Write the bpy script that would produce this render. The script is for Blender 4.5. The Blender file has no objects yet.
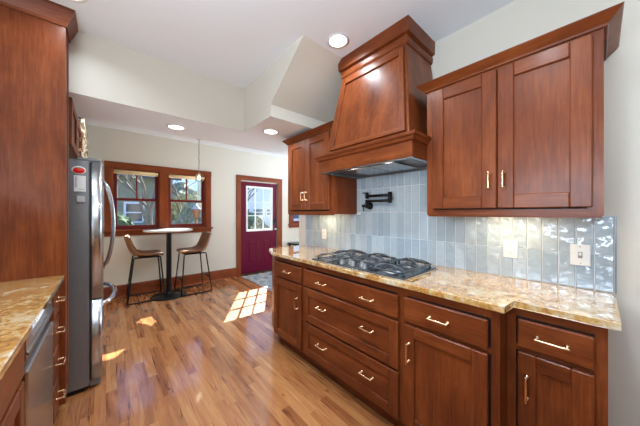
import bpy, bmesh, math, random
from mathutils import Vector, Matrix

random.seed(7)
scene = bpy.context.scene
col = scene.collection

# ------------------------------------------------------------------ camera
EYE = 1.30
cam_d = bpy.data.cameras.new('camera')
cam_d.sensor_fit = 'HORIZONTAL'
cam_d.sensor_width = 36.0
cam_d.lens = 244.0 / 640.0 * 36.0
cam_d.clip_start = 0.02
cam_d.clip_end = 300
cam = bpy.data.objects.new('camera', cam_d)
col.objects.link(cam)
cam.location = (0, 0, EYE)
cam.rotation_euler = (math.radians(90), 0, math.radians(-41.25))
scene.camera = cam

# ------------------------------------------------------------------ colour management
vs = scene.view_settings
vs.view_transform = 'Standard'
vs.look = 'None'
vs.gamma = 1.0
vs.use_curve_mapping = False
vs.exposure = 0.34

# ------------------------------------------------------------------ sky, sun, added fill lamps outside the frame
world = bpy.data.worlds.new('sky')
scene.world = world
world.use_nodes = True
wn = world.node_tree
wn.nodes.clear()
w_out = wn.nodes.new('ShaderNodeOutputWorld')
w_bg = wn.nodes.new('ShaderNodeBackground')
w_tc = wn.nodes.new('ShaderNodeTexCoord')
w_sep = wn.nodes.new('ShaderNodeSeparateXYZ')
w_ramp = wn.nodes.new('ShaderNodeValToRGB')
w_ramp.color_ramp.elements[0].position = 0.0
w_ramp.color_ramp.elements[0].color = (0.36, 0.50, 0.82, 1)
w_ramp.color_ramp.elements[1].position = 0.55
w_ramp.color_ramp.elements[1].color = (0.16, 0.34, 0.80, 1)
wn.links.new(w_tc.outputs['Generated'], w_sep.inputs[0])
wn.links.new(w_sep.outputs['Z'], w_ramp.inputs[0])
wn.links.new(w_ramp.outputs[0], w_bg.inputs[0])
w_bg.inputs[1].default_value = 2.0
wn.links.new(w_bg.outputs[0], w_out.inputs[0])

sun_d = bpy.data.lights.new('sun', 'SUN')
sun_d.energy = 26.0
sun_d.angle = math.radians(0.53)
sun_d.color = (1.0, 0.97, 0.92)
sun = bpy.data.objects.new('sun', sun_d)
col.objects.link(sun)
sun.rotation_euler = Vector((-0.675, -1.10, -1.0)).to_track_quat('-Z', 'Y').to_euler()
sun.location = (7, 14, 12)


def area_fill(name, loc, direction, sx, sy, power, color):
    d = bpy.data.lights.new(name, 'AREA')
    d.shape = 'RECTANGLE'
    d.size, d.size_y = sx, sy
    d.energy = power
    d.color = color
    o = bpy.data.objects.new(name, d)
    col.objects.link(o)
    o.location = loc
    o.rotation_euler = Vector(direction).to_track_quat('-Z', 'Y').to_euler()
    return o


area_fill('sink_window_fill', (-0.80, 0.15, 1.55), (1, 0, 1.5), 1.1, 0.85, 48, (0.74, 0.88, 1.0))  # area lamp at the unseen sink window, tilted up to brighten the ceiling
area_fill('nook_fill', (4.22, 3.25, 1.5), (-1, -0.8, 1.7), 1.5, 1.3, 82, (0.66, 0.85, 1.0))  # added lamp at a made-up side window, brightens nook and header underside
CAN_POWER = 8.5


# ------------------------------------------------------------------ node helpers
def new_mat(name):
    m = bpy.data.materials.new(name)
    m.use_nodes = True
    nt = m.node_tree
    b = nt.nodes.get('Principled BSDF')
    return m, nt, b


def setp(b, **kw):
    names = {'base': 'Base Color', 'rough': 'Roughness', 'metal': 'Metallic', 'spec': 'Specular IOR Level',
             'coat': 'Coat Weight', 'coat_rough': 'Coat Roughness', 'trans': 'Transmission Weight', 'ior': 'IOR',
             'emit': 'Emission Color', 'emit_s': 'Emission Strength', 'alpha': 'Alpha'}
    for k, v in kw.items():
        if k in ('base', 'emit') and len(v) == 3:
            v = (*v, 1)
        b.inputs[names[k]].default_value = v


def srgb(r, g, b):
    def f(c):
        c /= 255.0
        return c / 12.92 if c <= 0.04045 else ((c + 0.055) / 1.055) ** 2.4
    return (f(r), f(g), f(b))


def plain(name, rgb, rough=0.5, metal=0.0, noise=0.0, nscale=20.0, bump=0.0, **kw):
    m, nt, b = new_mat(name)
    setp(b, base=rgb, rough=rough, metal=metal, **kw)
    if noise or bump:
        tc = nt.nodes.new('ShaderNodeTexCoord')
        n = nt.nodes.new('ShaderNodeTexNoise')
        n.inputs['Scale'].default_value = nscale
        n.inputs['Detail'].default_value = 4
        nt.links.new(tc.outputs['Object'], n.inputs['Vector'])
        if noise:
            r = nt.nodes.new('ShaderNodeValToRGB')
            r.color_ramp.elements[0].position = 0.3
            r.color_ramp.elements[1].position = 0.7
            r.color_ramp.elements[0].color = (*[c * (1 - noise) for c in rgb], 1)
            r.color_ramp.elements[1].color = (*[min(1, c * (1 + noise)) for c in rgb], 1)
            nt.links.new(n.outputs['Fac'], r.inputs[0])
            nt.links.new(r.outputs[0], b.inputs['Base Color'])
        if bump:
            bp = nt.nodes.new('ShaderNodeBump')
            bp.inputs['Strength'].default_value = bump
            bp.inputs['Distance'].default_value = 0.01
            nt.links.new(n.outputs['Fac'], bp.inputs['Height'])
            nt.links.new(bp.outputs[0], b.inputs['Normal'])
    return m


def math_node(nt, op, a, b=None):
    n = nt.nodes.new('ShaderNodeMath')
    n.operation = op
    for i, v in enumerate((a, b)):
        if v is None:
            continue
        if isinstance(v, (int, float)):
            n.inputs[i].default_value = v
        else:
            nt.links.new(v, n.inputs[i])
    return n.outputs[0]


def wood(name, axis, dark, mid, light, rough=0.34, coat=0.08):
    """stained cherry: long soft grain along the axis, blotchy tone"""
    m, nt, b = new_mat(name)
    tc = nt.nodes.new('ShaderNodeTexCoord')
    oi = nt.nodes.new('ShaderNodeObjectInfo')
    add = nt.nodes.new('ShaderNodeVectorMath')
    add.operation = 'ADD'
    sc = nt.nodes.new('ShaderNodeVectorMath')
    sc.operation = 'SCALE'
    sc.inputs[0].default_value = (7.3, 3.1, 5.7)
    nt.links.new(oi.outputs['Random'], sc.inputs['Scale'])
    nt.links.new(tc.outputs['Object'], add.inputs[0])
    nt.links.new(sc.outputs[0], add.inputs[1])

    def stretched(s_long, s_across, detail, rough_n=0.6):
        mp = nt.nodes.new('ShaderNodeMapping')
        s = [s_across] * 3
        s['XYZ'.index(axis)] = s_long
        mp.inputs['Scale'].default_value = s
        nt.links.new(add.outputs[0], mp.inputs['Vector'])
        n = nt.nodes.new('ShaderNodeTexNoise')
        n.inputs['Scale'].default_value = 1.0
        n.inputs['Detail'].default_value = detail
        n.inputs['Roughness'].default_value = rough_n
        n.inputs['Distortion'].default_value = 0.4
        nt.links.new(mp.outputs[0], n.inputs['Vector'])
        return n.outputs['Fac']
    broad = stretched(1.6, 9.0, 3)
    fine = stretched(6.0, 120.0, 4, 0.7)
    blot = stretched(5.0, 6.0, 5)
    v = math_node(nt, 'ADD', math_node(nt, 'MULTIPLY', broad, 0.42), math_node(nt, 'MULTIPLY', fine, 0.36))
    v = math_node(nt, 'ADD', v, math_node(nt, 'MULTIPLY', blot, 0.22))
    r = nt.nodes.new('ShaderNodeValToRGB')
    e = r.color_ramp.elements
    e[0].position, e[0].color = 0.34, (*dark, 1)
    e[1].position, e[1].color = 0.66, (*light, 1)
    mdl = e.new(0.5)
    mdl.color = (*mid, 1)
    nt.links.new(v, r.inputs[0])
    nt.links.new(r.outputs[0], b.inputs['Base Color'])
    bp = nt.nodes.new('ShaderNodeBump')
    bp.inputs['Strength'].default_value = 0.06
    bp.inputs['Distance'].default_value = 0.004
    nt.links.new(fine, bp.inputs['Height'])
    nt.links.new(bp.outputs[0], b.inputs['Normal'])
    setp(b, rough=rough, coat=coat, coat_rough=0.16, spec=0.2)
    return m


M = {}
CH = (srgb(84, 37, 16), srgb(118, 57, 26), srgb(148, 79, 39))
M['cherry_v'] = wood('cherry_vertical', 'Z', *CH)
M['cherry_h'] = wood('cherry_along', 'Y', *CH)
M['cherry_x'] = wood('cherry_across', 'X', *CH)
TR = (srgb(98, 42, 18), srgb(124, 58, 26), srgb(144, 74, 36))
M['trim_x'] = wood('trim_across', 'X', *TR)
M['trim_v'] = wood('trim_vertical', 'Z', *TR)
M['base_x'] = wood('baseboard_wood', 'X', srgb(104, 48, 24), srgb(132, 66, 36), srgb(150, 80, 45))
SA = (srgb(84, 26, 26), srgb(104, 34, 32), srgb(122, 44, 38))
M['sash_x'] = wood('sash_across', 'X', *SA)
M['sash_v'] = wood('sash_vertical', 'Z', *SA)
M['wall'] = plain('beige_wall_paint', srgb(214, 207, 194), 0.75, bump=0.04, nscale=180)
M['ceiling'] = plain('white_ceiling_paint', srgb(236, 239, 243), 0.85, bump=0.03, nscale=150)
M['dark'] = plain('dark_recess', srgb(38, 20, 14), 0.7)
M['steel'] = plain('brushed_steel', srgb(190, 190, 192), 0.26, 1.0, noise=0.06, nscale=6)
M['steel_dark'] = plain('grey_enamel', srgb(128, 128, 130), 0.4, 0.6, noise=0.05, nscale=60)
M['chrome'] = plain('bright_steel', srgb(225, 226, 228), 0.12, 1.0)
M['brass'] = plain('champagne_brass', srgb(226, 188, 148), 0.26, 1.0)
M['iron'] = plain('cast_iron', srgb(84, 90, 98), 0.32, 0.6, bump=0.05, nscale=200)
M['black'] = plain('black_metal', srgb(24, 24, 26), 0.35, 0.5)
M['black_glass'] = plain('black_enamel', srgb(20, 22, 26), 0.12, 0.0)
M['white_plastic'] = plain('white_plastic', srgb(236, 236, 234), 0.35)
M['grey_plastic'] = plain('grey_plastic', srgb(150, 152, 152), 0.4)
M['pale_grey'] = plain('pale_grey_plastic', srgb(178, 178, 176), 0.4)
M['tray'] = plain('dark_steel_tray', srgb(120, 126, 132), 0.22, 1.0)
M['paper'] = plain('white_card', srgb(222, 222, 220), 0.6)
M['ink'] = plain('grey_ink', srgb(105, 105, 108), 0.6)
M['red'] = plain('tomato_red', srgb(225, 22, 20), 0.3)
M['leaf_green'] = plain('leaf_green', srgb(70, 140, 60), 0.5)
M['leather'] = plain('brown_leather', srgb(118, 74, 38), 0.42, noise=0.22, nscale=14, bump=0.05)
M['table_top'] = plain('pale_table_laminate', srgb(205, 196, 190), 0.16, noise=0.08, nscale=10)
M['door_red'] = plain('burgundy_paint', srgb(98, 8, 42), 0.42, spec=0.15)
M['white_paint'] = plain('white_paint', srgb(232, 232, 230), 0.4)
M['blind'] = plain('cream_blind', srgb(232, 206, 158), 0.7, noise=0.05, nscale=60)
M['mat_dark'] = plain('black_rubber', srgb(26, 24, 24), 0.5)


def glass_mat():
    m, nt, b = new_mat('window_glass')
    nt.nodes.remove(b)
    out = nt.nodes['Material Output']
    tr = nt.nodes.new('ShaderNodeBsdfTransparent')
    tr.inputs[0].default_value = (0.95, 0.97, 0.96, 1)
    gl = nt.nodes.new('ShaderNodeBsdfGlossy')
    gl.inputs['Roughness'].default_value = 0.02
    lw = nt.nodes.new('ShaderNodeLayerWeight')
    lw.inputs[0].default_value = 0.5
    fc = math_node(nt, 'ADD', math_node(nt, 'MULTIPLY', math_node(nt, 'POWER', lw.outputs['Facing'], 4.0), 0.4), 0.03)
    mx = nt.nodes.new('ShaderNodeMixShader')
    nt.links.new(fc, mx.inputs[0])
    nt.links.new(tr.outputs[0], mx.inputs[1])
    nt.links.new(gl.outputs[0], mx.inputs[2])
    nt.links.new(mx.outputs[0], out.inputs[0])
    return m


M['glass'] = glass_mat()


def emissive(name, rgb, s):
    m, nt, b = new_mat(name)
    setp(b, base=(0.9, 0.9, 0.9), emit=rgb, emit_s=s)
    return m


M['lens'] = emissive('lit_lens', (1.0, 0.97, 0.92), 6.0)
M['bulb'] = emissive('warm_bulb', (1.0, 0.84, 0.58), 3.0)
M['led'] = emissive('warm_led', (1.0, 0.82, 0.55), 6.0)


def floor_mat():
    m, nt, b = new_mat('oak_floor')
    tc = nt.nodes.new('ShaderNodeTexCoord')
    sp = nt.nodes.new('ShaderNodeSeparateXYZ')
    nt.links.new(tc.outputs['Object'], sp.inputs[0])
    W, L = 0.062, 0.80
    xs = math_node(nt, 'DIVIDE', sp.outputs['X'], W)
    ix = math_node(nt, 'FLOOR', xs)
    fx = math_node(nt, 'FRACT', xs)
    wn1 = nt.nodes.new('ShaderNodeTexWhiteNoise')
    wn1.noise_dimensions = '1D'
    nt.links.new(ix, wn1.inputs['W'])
    ys = math_node(nt, 'ADD', math_node(nt, 'DIVIDE', sp.outputs['Y'], L), math_node(nt, 'MULTIPLY', wn1.outputs['Value'], 17.3))
    iy = math_node(nt, 'FLOOR', ys)
    fy = math_node(nt, 'FRACT', ys)
    cmb = nt.nodes.new('ShaderNodeCombineXYZ')
    nt.links.new(ix, cmb.inputs[0])
    nt.links.new(iy, cmb.inputs[1])
    wn2 = nt.nodes.new('ShaderNodeTexWhiteNoise')
    wn2.noise_dimensions = '2D'
    nt.links.new(cmb.outputs[0], wn2.inputs['Vector'])
    # grain
    off = nt.nodes.new('ShaderNodeVectorMath')
    off.operation = 'SCALE'
    off.inputs['Scale'].default_value = 9.0
    nt.links.new(wn2.outputs['Color'], off.inputs[0])
    ad = nt.nodes.new('ShaderNodeVectorMath')
    ad.operation = 'ADD'
    nt.links.new(tc.outputs['Object'], ad.inputs[0])
    nt.links.new(off.outputs[0], ad.inputs[1])

    def grain(sx, sy, det, dist):
        mp = nt.nodes.new('ShaderNodeMapping')
        mp.inputs['Scale'].default_value = (sx, sy, 1)
        nt.links.new(ad.outputs[0], mp.inputs['Vector'])
        n = nt.nodes.new('ShaderNodeTexNoise')
        n.inputs['Scale'].default_value = 1
        n.inputs['Detail'].default_value = det
        n.inputs['Distortion'].default_value = dist
        nt.links.new(mp.outputs[0], n.inputs['Vector'])
        return n.outputs['Fac']
    g1 = grain(17, 2.2, 6, 1.6)
    g2 = grain(120, 5, 3, 0.2)
    v = math_node(nt, 'ADD', math_node(nt, 'MULTIPLY', wn2.outputs['Value'], 0.42), math_node(nt, 'MULTIPLY', g1, 0.80))
    v = math_node(nt, 'ADD', v, math_node(nt, 'MULTIPLY', g2, 0.14))
    v = math_node(nt, 'SUBTRACT', v, 0.16)
    # dark mineral streaks and small knots
    st = grain(30, 1.4, 3, 2.2)
    st = math_node(nt, 'MULTIPLY', math_node(nt, 'MAXIMUM', math_node(nt, 'SUBTRACT', st, 0.60), 0.0), 3.2)
    v = math_node(nt, 'SUBTRACT', v, st)
    kn = nt.nodes.new('ShaderNodeTexVoronoi')
    kn.inputs['Scale'].default_value = 1.0
    mk = nt.nodes.new('ShaderNodeMapping')
    mk.inputs['Scale'].default_value = (9, 4, 1)
    nt.links.new(ad.outputs[0], mk.inputs['Vector'])
    nt.links.new(mk.outputs[0], kn.inputs['Vector'])
    kk = math_node(nt, 'MULTIPLY', math_node(nt, 'MAXIMUM', math_node(nt, 'SUBTRACT', 0.09, kn.outputs['Distance']), 0.0), 6.0)
    v = math_node(nt, 'SUBTRACT', v, kk)
    r = nt.nodes.new('ShaderNodeValToRGB')
    e = r.color_ramp.elements
    stops = [(0.08, srgb(98, 52, 28)), (0.28, srgb(140, 83, 48)), (0.5, srgb(168, 107, 63)),
             (0.72, srgb(184, 125, 76)), (0.95, srgb(202, 150, 100))]
    e[0].position, e[0].color = stops[0][0], (*stops[0][1], 1)
    e[1].position, e[1].color = stops[-1][0], (*stops[-1][1], 1)
    for p, c in stops[1:-1]:
        q = e.new(p)
        q.color = (*c, 1)
    nt.links.new(v, r.inputs[0])
    # gaps between boards
    gx = math_node(nt, 'LESS_THAN', fx, 0.022)
    gy = math_node(nt, 'LESS_THAN', fy, 0.0026)
    gap = math_node(nt, 'MAXIMUM', gx, gy)
    mix = nt.nodes.new('ShaderNodeMix')
    mix.data_type = 'RGBA'
    nt.links.new(math_node(nt, 'MULTIPLY', gap, 0.55), mix.inputs['Factor'])
    nt.links.new(r.outputs[0], mix.inputs['A'])
    mix.inputs['B'].default_value = (*srgb(88, 48, 22), 1)
    nt.links.new(mix.outputs['Result'], b.inputs['Base Color'])
    bp = nt.nodes.new('ShaderNodeBump')
    bp.inputs['Strength'].default_value = 0.12
    bp.inputs['Distance'].default_value = 0.002
    h = math_node(nt, 'ADD', math_node(nt, 'MULTIPLY', gap, -1.0), math_node(nt, 'MULTIPLY', g1, 0.5))
    nt.links.new(h, bp.inputs['Height'])
    nt.links.new(bp.outputs[0], b.inputs['Normal'])
    setp(b, rough=0.22, coat=0.6, coat_rough=0.09, spec=0.5)
    return m


M['floor'] = floor_mat()


def granite_mat():
    m, nt, b = new_mat('gold_granite')
    tc = nt.nodes.new('ShaderNodeTexCoord')

    def noise(scale, det, dist=0.0, stretch=None):
        n = nt.nodes.new('ShaderNodeTexNoise')
        n.inputs['Scale'].default_value = scale
        n.inputs['Detail'].default_value = det
        n.inputs['Distortion'].default_value = dist
        if stretch:
            mp = nt.nodes.new('ShaderNodeMapping')
            mp.inputs['Scale'].default_value = stretch
            mp.inputs['Rotation'].default_value = (0, 0, 0.5)
            nt.links.new(tc.outputs['Object'], mp.inputs['Vector'])
            nt.links.new(mp.outputs[0], n.inputs['Vector'])
        else:
            nt.links.new(tc.outputs['Object'], n.inputs['Vector'])
        return n.outputs['Fac']
    big = noise(7, 6, 1.0, (1.3, 1, 1))
    mid = noise(55, 7, 0.6)
    fine = noise(170, 3, 0.0)
    v = math_node(nt, 'ADD', math_node(nt, 'MULTIPLY', big, 0.55), math_node(nt, 'MULTIPLY', mid, 0.45))
    r = nt.nodes.new('ShaderNodeValToRGB')
    e = r.color_ramp.elements
    stops = [(0.36, srgb(158, 116, 74)), (0.44, srgb(190, 134, 68)), (0.50, srgb(208, 162, 94)),
             (0.56, srgb(214, 186, 142)), (0.66, srgb(224, 212, 188))]
    e[0].position, e[0].color = stops[0][0], (*stops[0][1], 1)
    e[1].position, e[1].color = stops[-1][0], (*stops[-1][1], 1)
    for p, c in stops[1:-1]:
        q = e.new(p)
        q.color = (*c, 1)
    nt.links.new(v, r.inputs[0])
    fr = nt.nodes.new('ShaderNodeValToRGB')
    fr.color_ramp.elements[0].position = 0.34
    fr.color_ramp.elements[0].color = (1, 1, 1, 1)
    fr.color_ramp.elements[1].position = 0.42
    fr.color_ramp.elements[1].color = (0, 0, 0, 1)
    nt.links.new(math_node(nt, 'ADD', math_node(nt, 'MULTIPLY', fine, 0.6), math_node(nt, 'MULTIPLY', mid, 0.4)), fr.inputs[0])
    mix = nt.nodes.new('ShaderNodeMix')
    mix.data_type = 'RGBA'
    nt.links.new(math_node(nt, 'MULTIPLY', fr.outputs[0], 0.4), mix.inputs['Factor'])
    nt.links.new(r.outputs[0], mix.inputs['A'])
    mix.inputs['B'].default_value = (*srgb(110, 84, 58), 1)
    nt.links.new(mix.outputs['Result'], b.inputs['Base Color'])
    setp(b, rough=0.06, spec=0.6, coat=1.0, coat_rough=0.02)
    b.inputs['Coat IOR'].default_value = 2.0
    return m


M['granite'] = granite_mat()


def tile_mat():
    m, nt, b = new_mat('glazed_blue_grey_tile')
    at = nt.nodes.new('ShaderNodeAttribute')
    at.attribute_name = 'tint'
    r = nt.nodes.new('ShaderNodeValToRGB')
    e = r.color_ramp.elements
    e[0].position, e[0].color = 0.0, (*srgb(150, 168, 182), 1)
    e[1].position, e[1].color = 1.0, (*srgb(186, 200, 210), 1)
    nt.links.new(at.outputs['Fac'], r.inputs[0])
    tc = nt.nodes.new('ShaderNodeTexCoord')
    n = nt.nodes.new('ShaderNodeTexNoise')
    n.inputs['Scale'].default_value = 16
    n.inputs['Detail'].default_value = 1.5
    nt.links.new(tc.outputs['Object'], n.inputs['Vector'])
    bp = nt.nodes.new('ShaderNodeBump')
    bp.inputs['Strength'].default_value = 0.9
    bp.inputs['Distance'].default_value = 0.018
    nt.links.new(n.outputs['Fac'], bp.inputs['Height'])
    nt.links.new(bp.outputs[0], b.inputs['Normal'])
    n2 = nt.nodes.new('ShaderNodeTexNoise')
    n2.inputs['Scale'].default_value = 30
    n2.inputs['Detail'].default_value = 4
    nt.links.new(tc.outputs['Object'], n2.inputs['Vector'])
    mix = nt.nodes.new('ShaderNodeMix')
    mix.data_type = 'RGBA'
    nt.links.new(math_node(nt, 'MULTIPLY', n2.outputs['Fac'], 0.45), mix.inputs['Factor'])
    nt.links.new(r.outputs[0], mix.inputs['A'])
    mix.inputs['B'].default_value = (*srgb(170, 184, 194), 1)
    nt.links.new(mix.outputs['Result'], b.inputs['Base Color'])
    setp(b, rough=0.06, spec=0.6, coat=0.3, coat_rough=0.03)
    return m


M['tile'] = tile_mat()
M['grout'] = plain('pale_grout', srgb(222, 224, 224), 0.8)


def rug_mat():
    m, nt, b = new_mat('grey_blue_rug')
    tc = nt.nodes.new('ShaderNodeTexCoord')
    n = nt.nodes.new('ShaderNodeTexNoise')
    n.inputs['Scale'].default_value = 9
    n.inputs['Detail'].default_value = 8
    nt.links.new(tc.outputs['Object'], n.inputs['Vector'])
    r = nt.nodes.new('ShaderNodeValToRGB')
    e = r.color_ramp.elements
    e[0].position, e[0].color = 0.36, (*srgb(92, 100, 112), 1)
    e[1].position, e[1].color = 0.64, (*srgb(188, 172, 162), 1)
    q = e.new(0.5)
    q.color = (*srgb(142, 148, 156), 1)
    nt.links.new(n.outputs['Fac'], r.inputs[0])
    nt.links.new(r.outputs[0], b.inputs['Base Color'])
    setp(b, rough=0.9)
    return m


M['rug'] = rug_mat()


def curtain_mat():
    m, nt, b = new_mat('patterned_curtain')
    tc = nt.nodes.new('ShaderNodeTexCoord')
    w = nt.nodes.new('ShaderNodeTexVoronoi')
    w.inputs['Scale'].default_value = 11
    w.feature = 'DISTANCE_TO_EDGE'
    nt.links.new(tc.outputs['Object'], w.inputs['Vector'])
    r = nt.nodes.new('ShaderNodeValToRGB')
    e = r.color_ramp.elements
    e[0].position, e[0].color = 0.1, (*srgb(212, 196, 170), 1)
    e[1].position, e[1].color = 0.2, (*srgb(120, 84, 54), 1)
    nt.links.new(w.outputs['Distance'], r.inputs[0])
    nt.links.new(r.outputs[0], b.inputs['Base Color'])
    setp(b, rough=0.85)
    return m


M['curtain'] = curtain_mat()


# ------------------------------------------------------------------ mesh builder
class MB:
    def __init__(self):
        self.bm = bmesh.new()

    def _faces(self, vs_, faces, m, bevel=0.0, smooth=False):
        bv = [self.bm.verts.new(v) for v in vs_]
        fs = []
        for f in faces:
            fc = self.bm.faces.new([bv[i] for i in f])
            fc.material_index = m
            fc.smooth = smooth
            fs.append(fc)
        if bevel > 0:
            es = list({e for f in fs for e in f.edges})
            res = bmesh.ops.bevel(self.bm, geom=es, offset=bevel, segments=1, affect='EDGES', profile=0.5, clamp_overlap=True)
            for f in res['faces']:
                f.material_index = m
        return fs

    def hexa(self, p, m=0, bevel=0.0):
        """8 points: bottom ring p0..p3, top ring p4..p7"""
        self._faces(p, [(3, 2, 1, 0), (4, 5, 6, 7), (0, 1, 5, 4), (1, 2, 6, 5), (2, 3, 7, 6), (3, 0, 4, 7)], m, bevel)
        return self

    def box(self, x0, x1, y0, y1, z0, z1, m=0, bevel=0.0):
        x0, x1 = sorted((x0, x1))
        y0, y1 = sorted((y0, y1))
        z0, z1 = sorted((z0, z1))
        return self.hexa([(x0, y0, z0), (x1, y0, z0), (x1, y1, z0), (x0, y1, z0),
                          (x0, y0, z1), (x1, y0, z1), (x1, y1, z1), (x0, y1, z1)], m, bevel)

    def tube(self, pts, r, seg=10, closed=False, m=0, cap=True):
        pts = [Vector(p) for p in pts]
        n = len(pts)
        rs = r if isinstance(r, (list, tuple)) else [r] * n
        tang = []
        for i in range(n):
            if closed:
                t = pts[(i + 1) % n] - pts[i - 1]
            else:
                t = pts[min(i + 1, n - 1)] - pts[max(i - 1, 0)]
            tang.append(t.normalized())
        up = Vector((0, 0, 1)) if abs(tang[0].z) < 0.9 else Vector((1, 0, 0))
        nrm = (up - tang[0] * up.dot(tang[0])).normalized()
        rings = []
        for i in range(n):
            nrm = (nrm - tang[i] * nrm.dot(tang[i]))
            if nrm.length < 1e-6:
                nrm = tang[i].orthogonal()
            nrm.normalize()
            bi = tang[i].cross(nrm)
            rings.append([self.bm.verts.new(pts[i] + (nrm * math.cos(a) + bi * math.sin(a)) * rs[i])
                          for a in (2 * math.pi * k / seg for k in range(seg))])
        for i in range(n if closed else n - 1):
            a, b = rings[i], rings[(i + 1) % n]
            for k in range(seg):
                f = self.bm.faces.new((a[k], a[(k + 1) % seg], b[(k + 1) % seg], b[k]))
                f.smooth = True
                f.material_index = m
        if not closed and cap:
            f = self.bm.faces.new(rings[0][::-1])
            f.material_index = m
            f = self.bm.faces.new(rings[-1])
            f.material_index = m
        return self

    def lathe(self, prof, c=(0, 0, 0), axis='Z', seg=28, m=0):
        """profile of (r, h) points about the axis through c"""
        c = Vector(c)

        def pt(r, h, a):
            u, v = r * math.cos(a), r * math.sin(a)
            return c + {'Z': Vector((u, v, h)), 'X': Vector((h, u, v)), 'Y': Vector((v, h, u))}[axis]
        rings = []
        for r, h in prof:
            if r < 1e-6:
                rings.append([self.bm.verts.new(pt(0, h, 0))])
            else:
                rings.append([self.bm.verts.new(pt(r, h, 2 * math.pi * k / seg)) for k in range(seg)])
        for a, b in zip(rings, rings[1:]):
            for k in range(seg):
                j = (k + 1) % seg
                if len(a) == 1 and len(b) == 1:
                    continue
                q = (a[0], b[j], b[k]) if len(a) == 1 else (a[k], a[j], b[0]) if len(b) == 1 else (a[k], a[j], b[j], b[k])
                f = self.bm.faces.new(q)
                f.smooth = True
                f.material_index = m
        return self

    def prism(self, poly, axis, c0, c1, m=0, bevel=0.0):
        def pt(a, b, c):
            return {'X': (c, a, b), 'Y': (a, c, b), 'Z': (a, b, c)}[axis]
        n = len(poly)
        vs_ = [pt(a, b, c0) for a, b in poly] + [pt(a, b, c1) for a, b in poly]
        faces = [tuple(range(n))[::-1], tuple(range(n, 2 * n))] + [(i, (i + 1) % n, n + (i + 1) % n, n + i) for i in range(n)]
        self._faces(vs_, faces, m, bevel)
        return self

    def molding(self, path, prof, m=0, side=1, closed=False):
        """profile of (out, z) swept with mitred corners along an XY path; out is to the right of travel for side=1"""
        P = [Vector((p[0], p[1])) for p in path]
        n = len(P)
        dirs = [(P[i + 1] - P[i]).normalized() for i in range(n - 1)]
        nor = [Vector((d.y, -d.x)) * side for d in dirs]
        rings = []
        for i in range(n):
            if i == 0:
                o = nor[0]
            elif i == n - 1:
                o = nor[-1]
            else:
                s = nor[i - 1] + nor[i]
                o = s / (1 + nor[i - 1].dot(nor[i]))
            rings.append([self.bm.verts.new((P[i].x + o.x * d, P[i].y + o.y * d, z)) for d, z in prof])
        k = len(prof)
        for a, b in zip(rings, rings[1:]):
            for j in range(k):
                f = self.bm.faces.new((a[j], a[(j + 1) % k], b[(j + 1) % k], b[j]))
                f.material_index = m
        for rr in (rings[0], rings[-1]):
            f = self.bm.faces.new(rr)
            f.material_index = m
        return self

    def build(self, name, mats, parent=None, kind=None, smooth=False, label=None):
        bmesh.ops.recalc_face_normals(self.bm, faces=self.bm.faces[:])
        org = Vector((0, 0, 0))
        p = parent
        while p is not None:
            org += p.location
            p = p.parent
        if org.length:
            bmesh.ops.translate(self.bm, vec=-org, verts=self.bm.verts[:])
        me = bpy.data.meshes.new(name)
        self.bm.to_mesh(me)
        self.bm.free()
        if not isinstance(mats, (list, tuple)):
            mats = [mats]
        for mt in mats:
            me.materials.append(M[mt] if isinstance(mt, str) else mt)
        if smooth:
            for pl in me.polygons:
                pl.use_smooth = True
        o = bpy.data.objects.new(name, me)
        col.objects.link(o)
        if parent:
            o.parent = parent
        if kind:
            o['kind'] = kind
        if label:
            o['label'] = label
        return o


def tag(o, label, cat, group=None):
    o['label'] = label
    o['category'] = cat
    if group:
        o['group'] = group
    return o


def thing(name, label, cat, loc, group=None):
    o = bpy.data.objects.new(name, None)
    o.empty_display_size = 0.1
    col.objects.link(o)
    o.location = loc
    return tag(o, label, cat, group)


def copy_tree(o, parent=None):
    c = o.copy()
    col.objects.link(c)
    if parent:
        c.parent = parent
    for ch in list(o.children):
        copy_tree(ch, c)
    return c


def struct(mb, name, mats, **kw):
    return mb.build(name, mats, kind='structure', **kw)


# ------------------------------------------------------------------ the room
WX = 1.842          # face of the right wall
CEIL = 2.57
YW = 4.88           # face of the wall with the windows and the red door
struct(MB().box(-0.98, 4.4, -2.8, 5.05, -0.12, 0.0), 'floor', 'floor')
struct(MB().box(-0.98, 2.0, -2.8, 2.40, CEIL, CEIL + 0.2), 'ceiling', 'ceiling')
struct(MB().box(-0.98, 4.4, 2.96, 5.05, 2.585, CEIL + 0.2), 'ceiling_nook', 'ceiling')


def header():
    b = MB()
    b.box(-0.98, 4.4, 2.39, 2.965, 2.13, CEIL + 0.2)
    b.prism([(2.39, CEIL + 0.2), (2.39, 2.13), (1.85, 2.13), (1.85, 2.232), (1.386, CEIL), (1.386, CEIL + 0.2)], 'X', 1.06, 2.0)
    o = b.build('wall_header', ['wall', 'ceiling'], kind='structure')
    for p in o.data.polygons:
        if p.normal.z < -0.95:
            p.material_index = 1
    return o


header()
struct(MB().box(WX, 1.99, -2.8, 2.50, 0, CEIL), 'wall_right', 'wall')
struct(MB().box(1.99, 4.4, 2.30, 2.44, 0, CEIL), 'wall_hall', 'wall')

struct(MB().box(-0.98, -0.30, 3.36, 3.46, 0, 2.6).box(-0.45, -0.30, 3.46, 5.05, 0, 2.6), 'wall_nook_left', 'wall')


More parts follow.
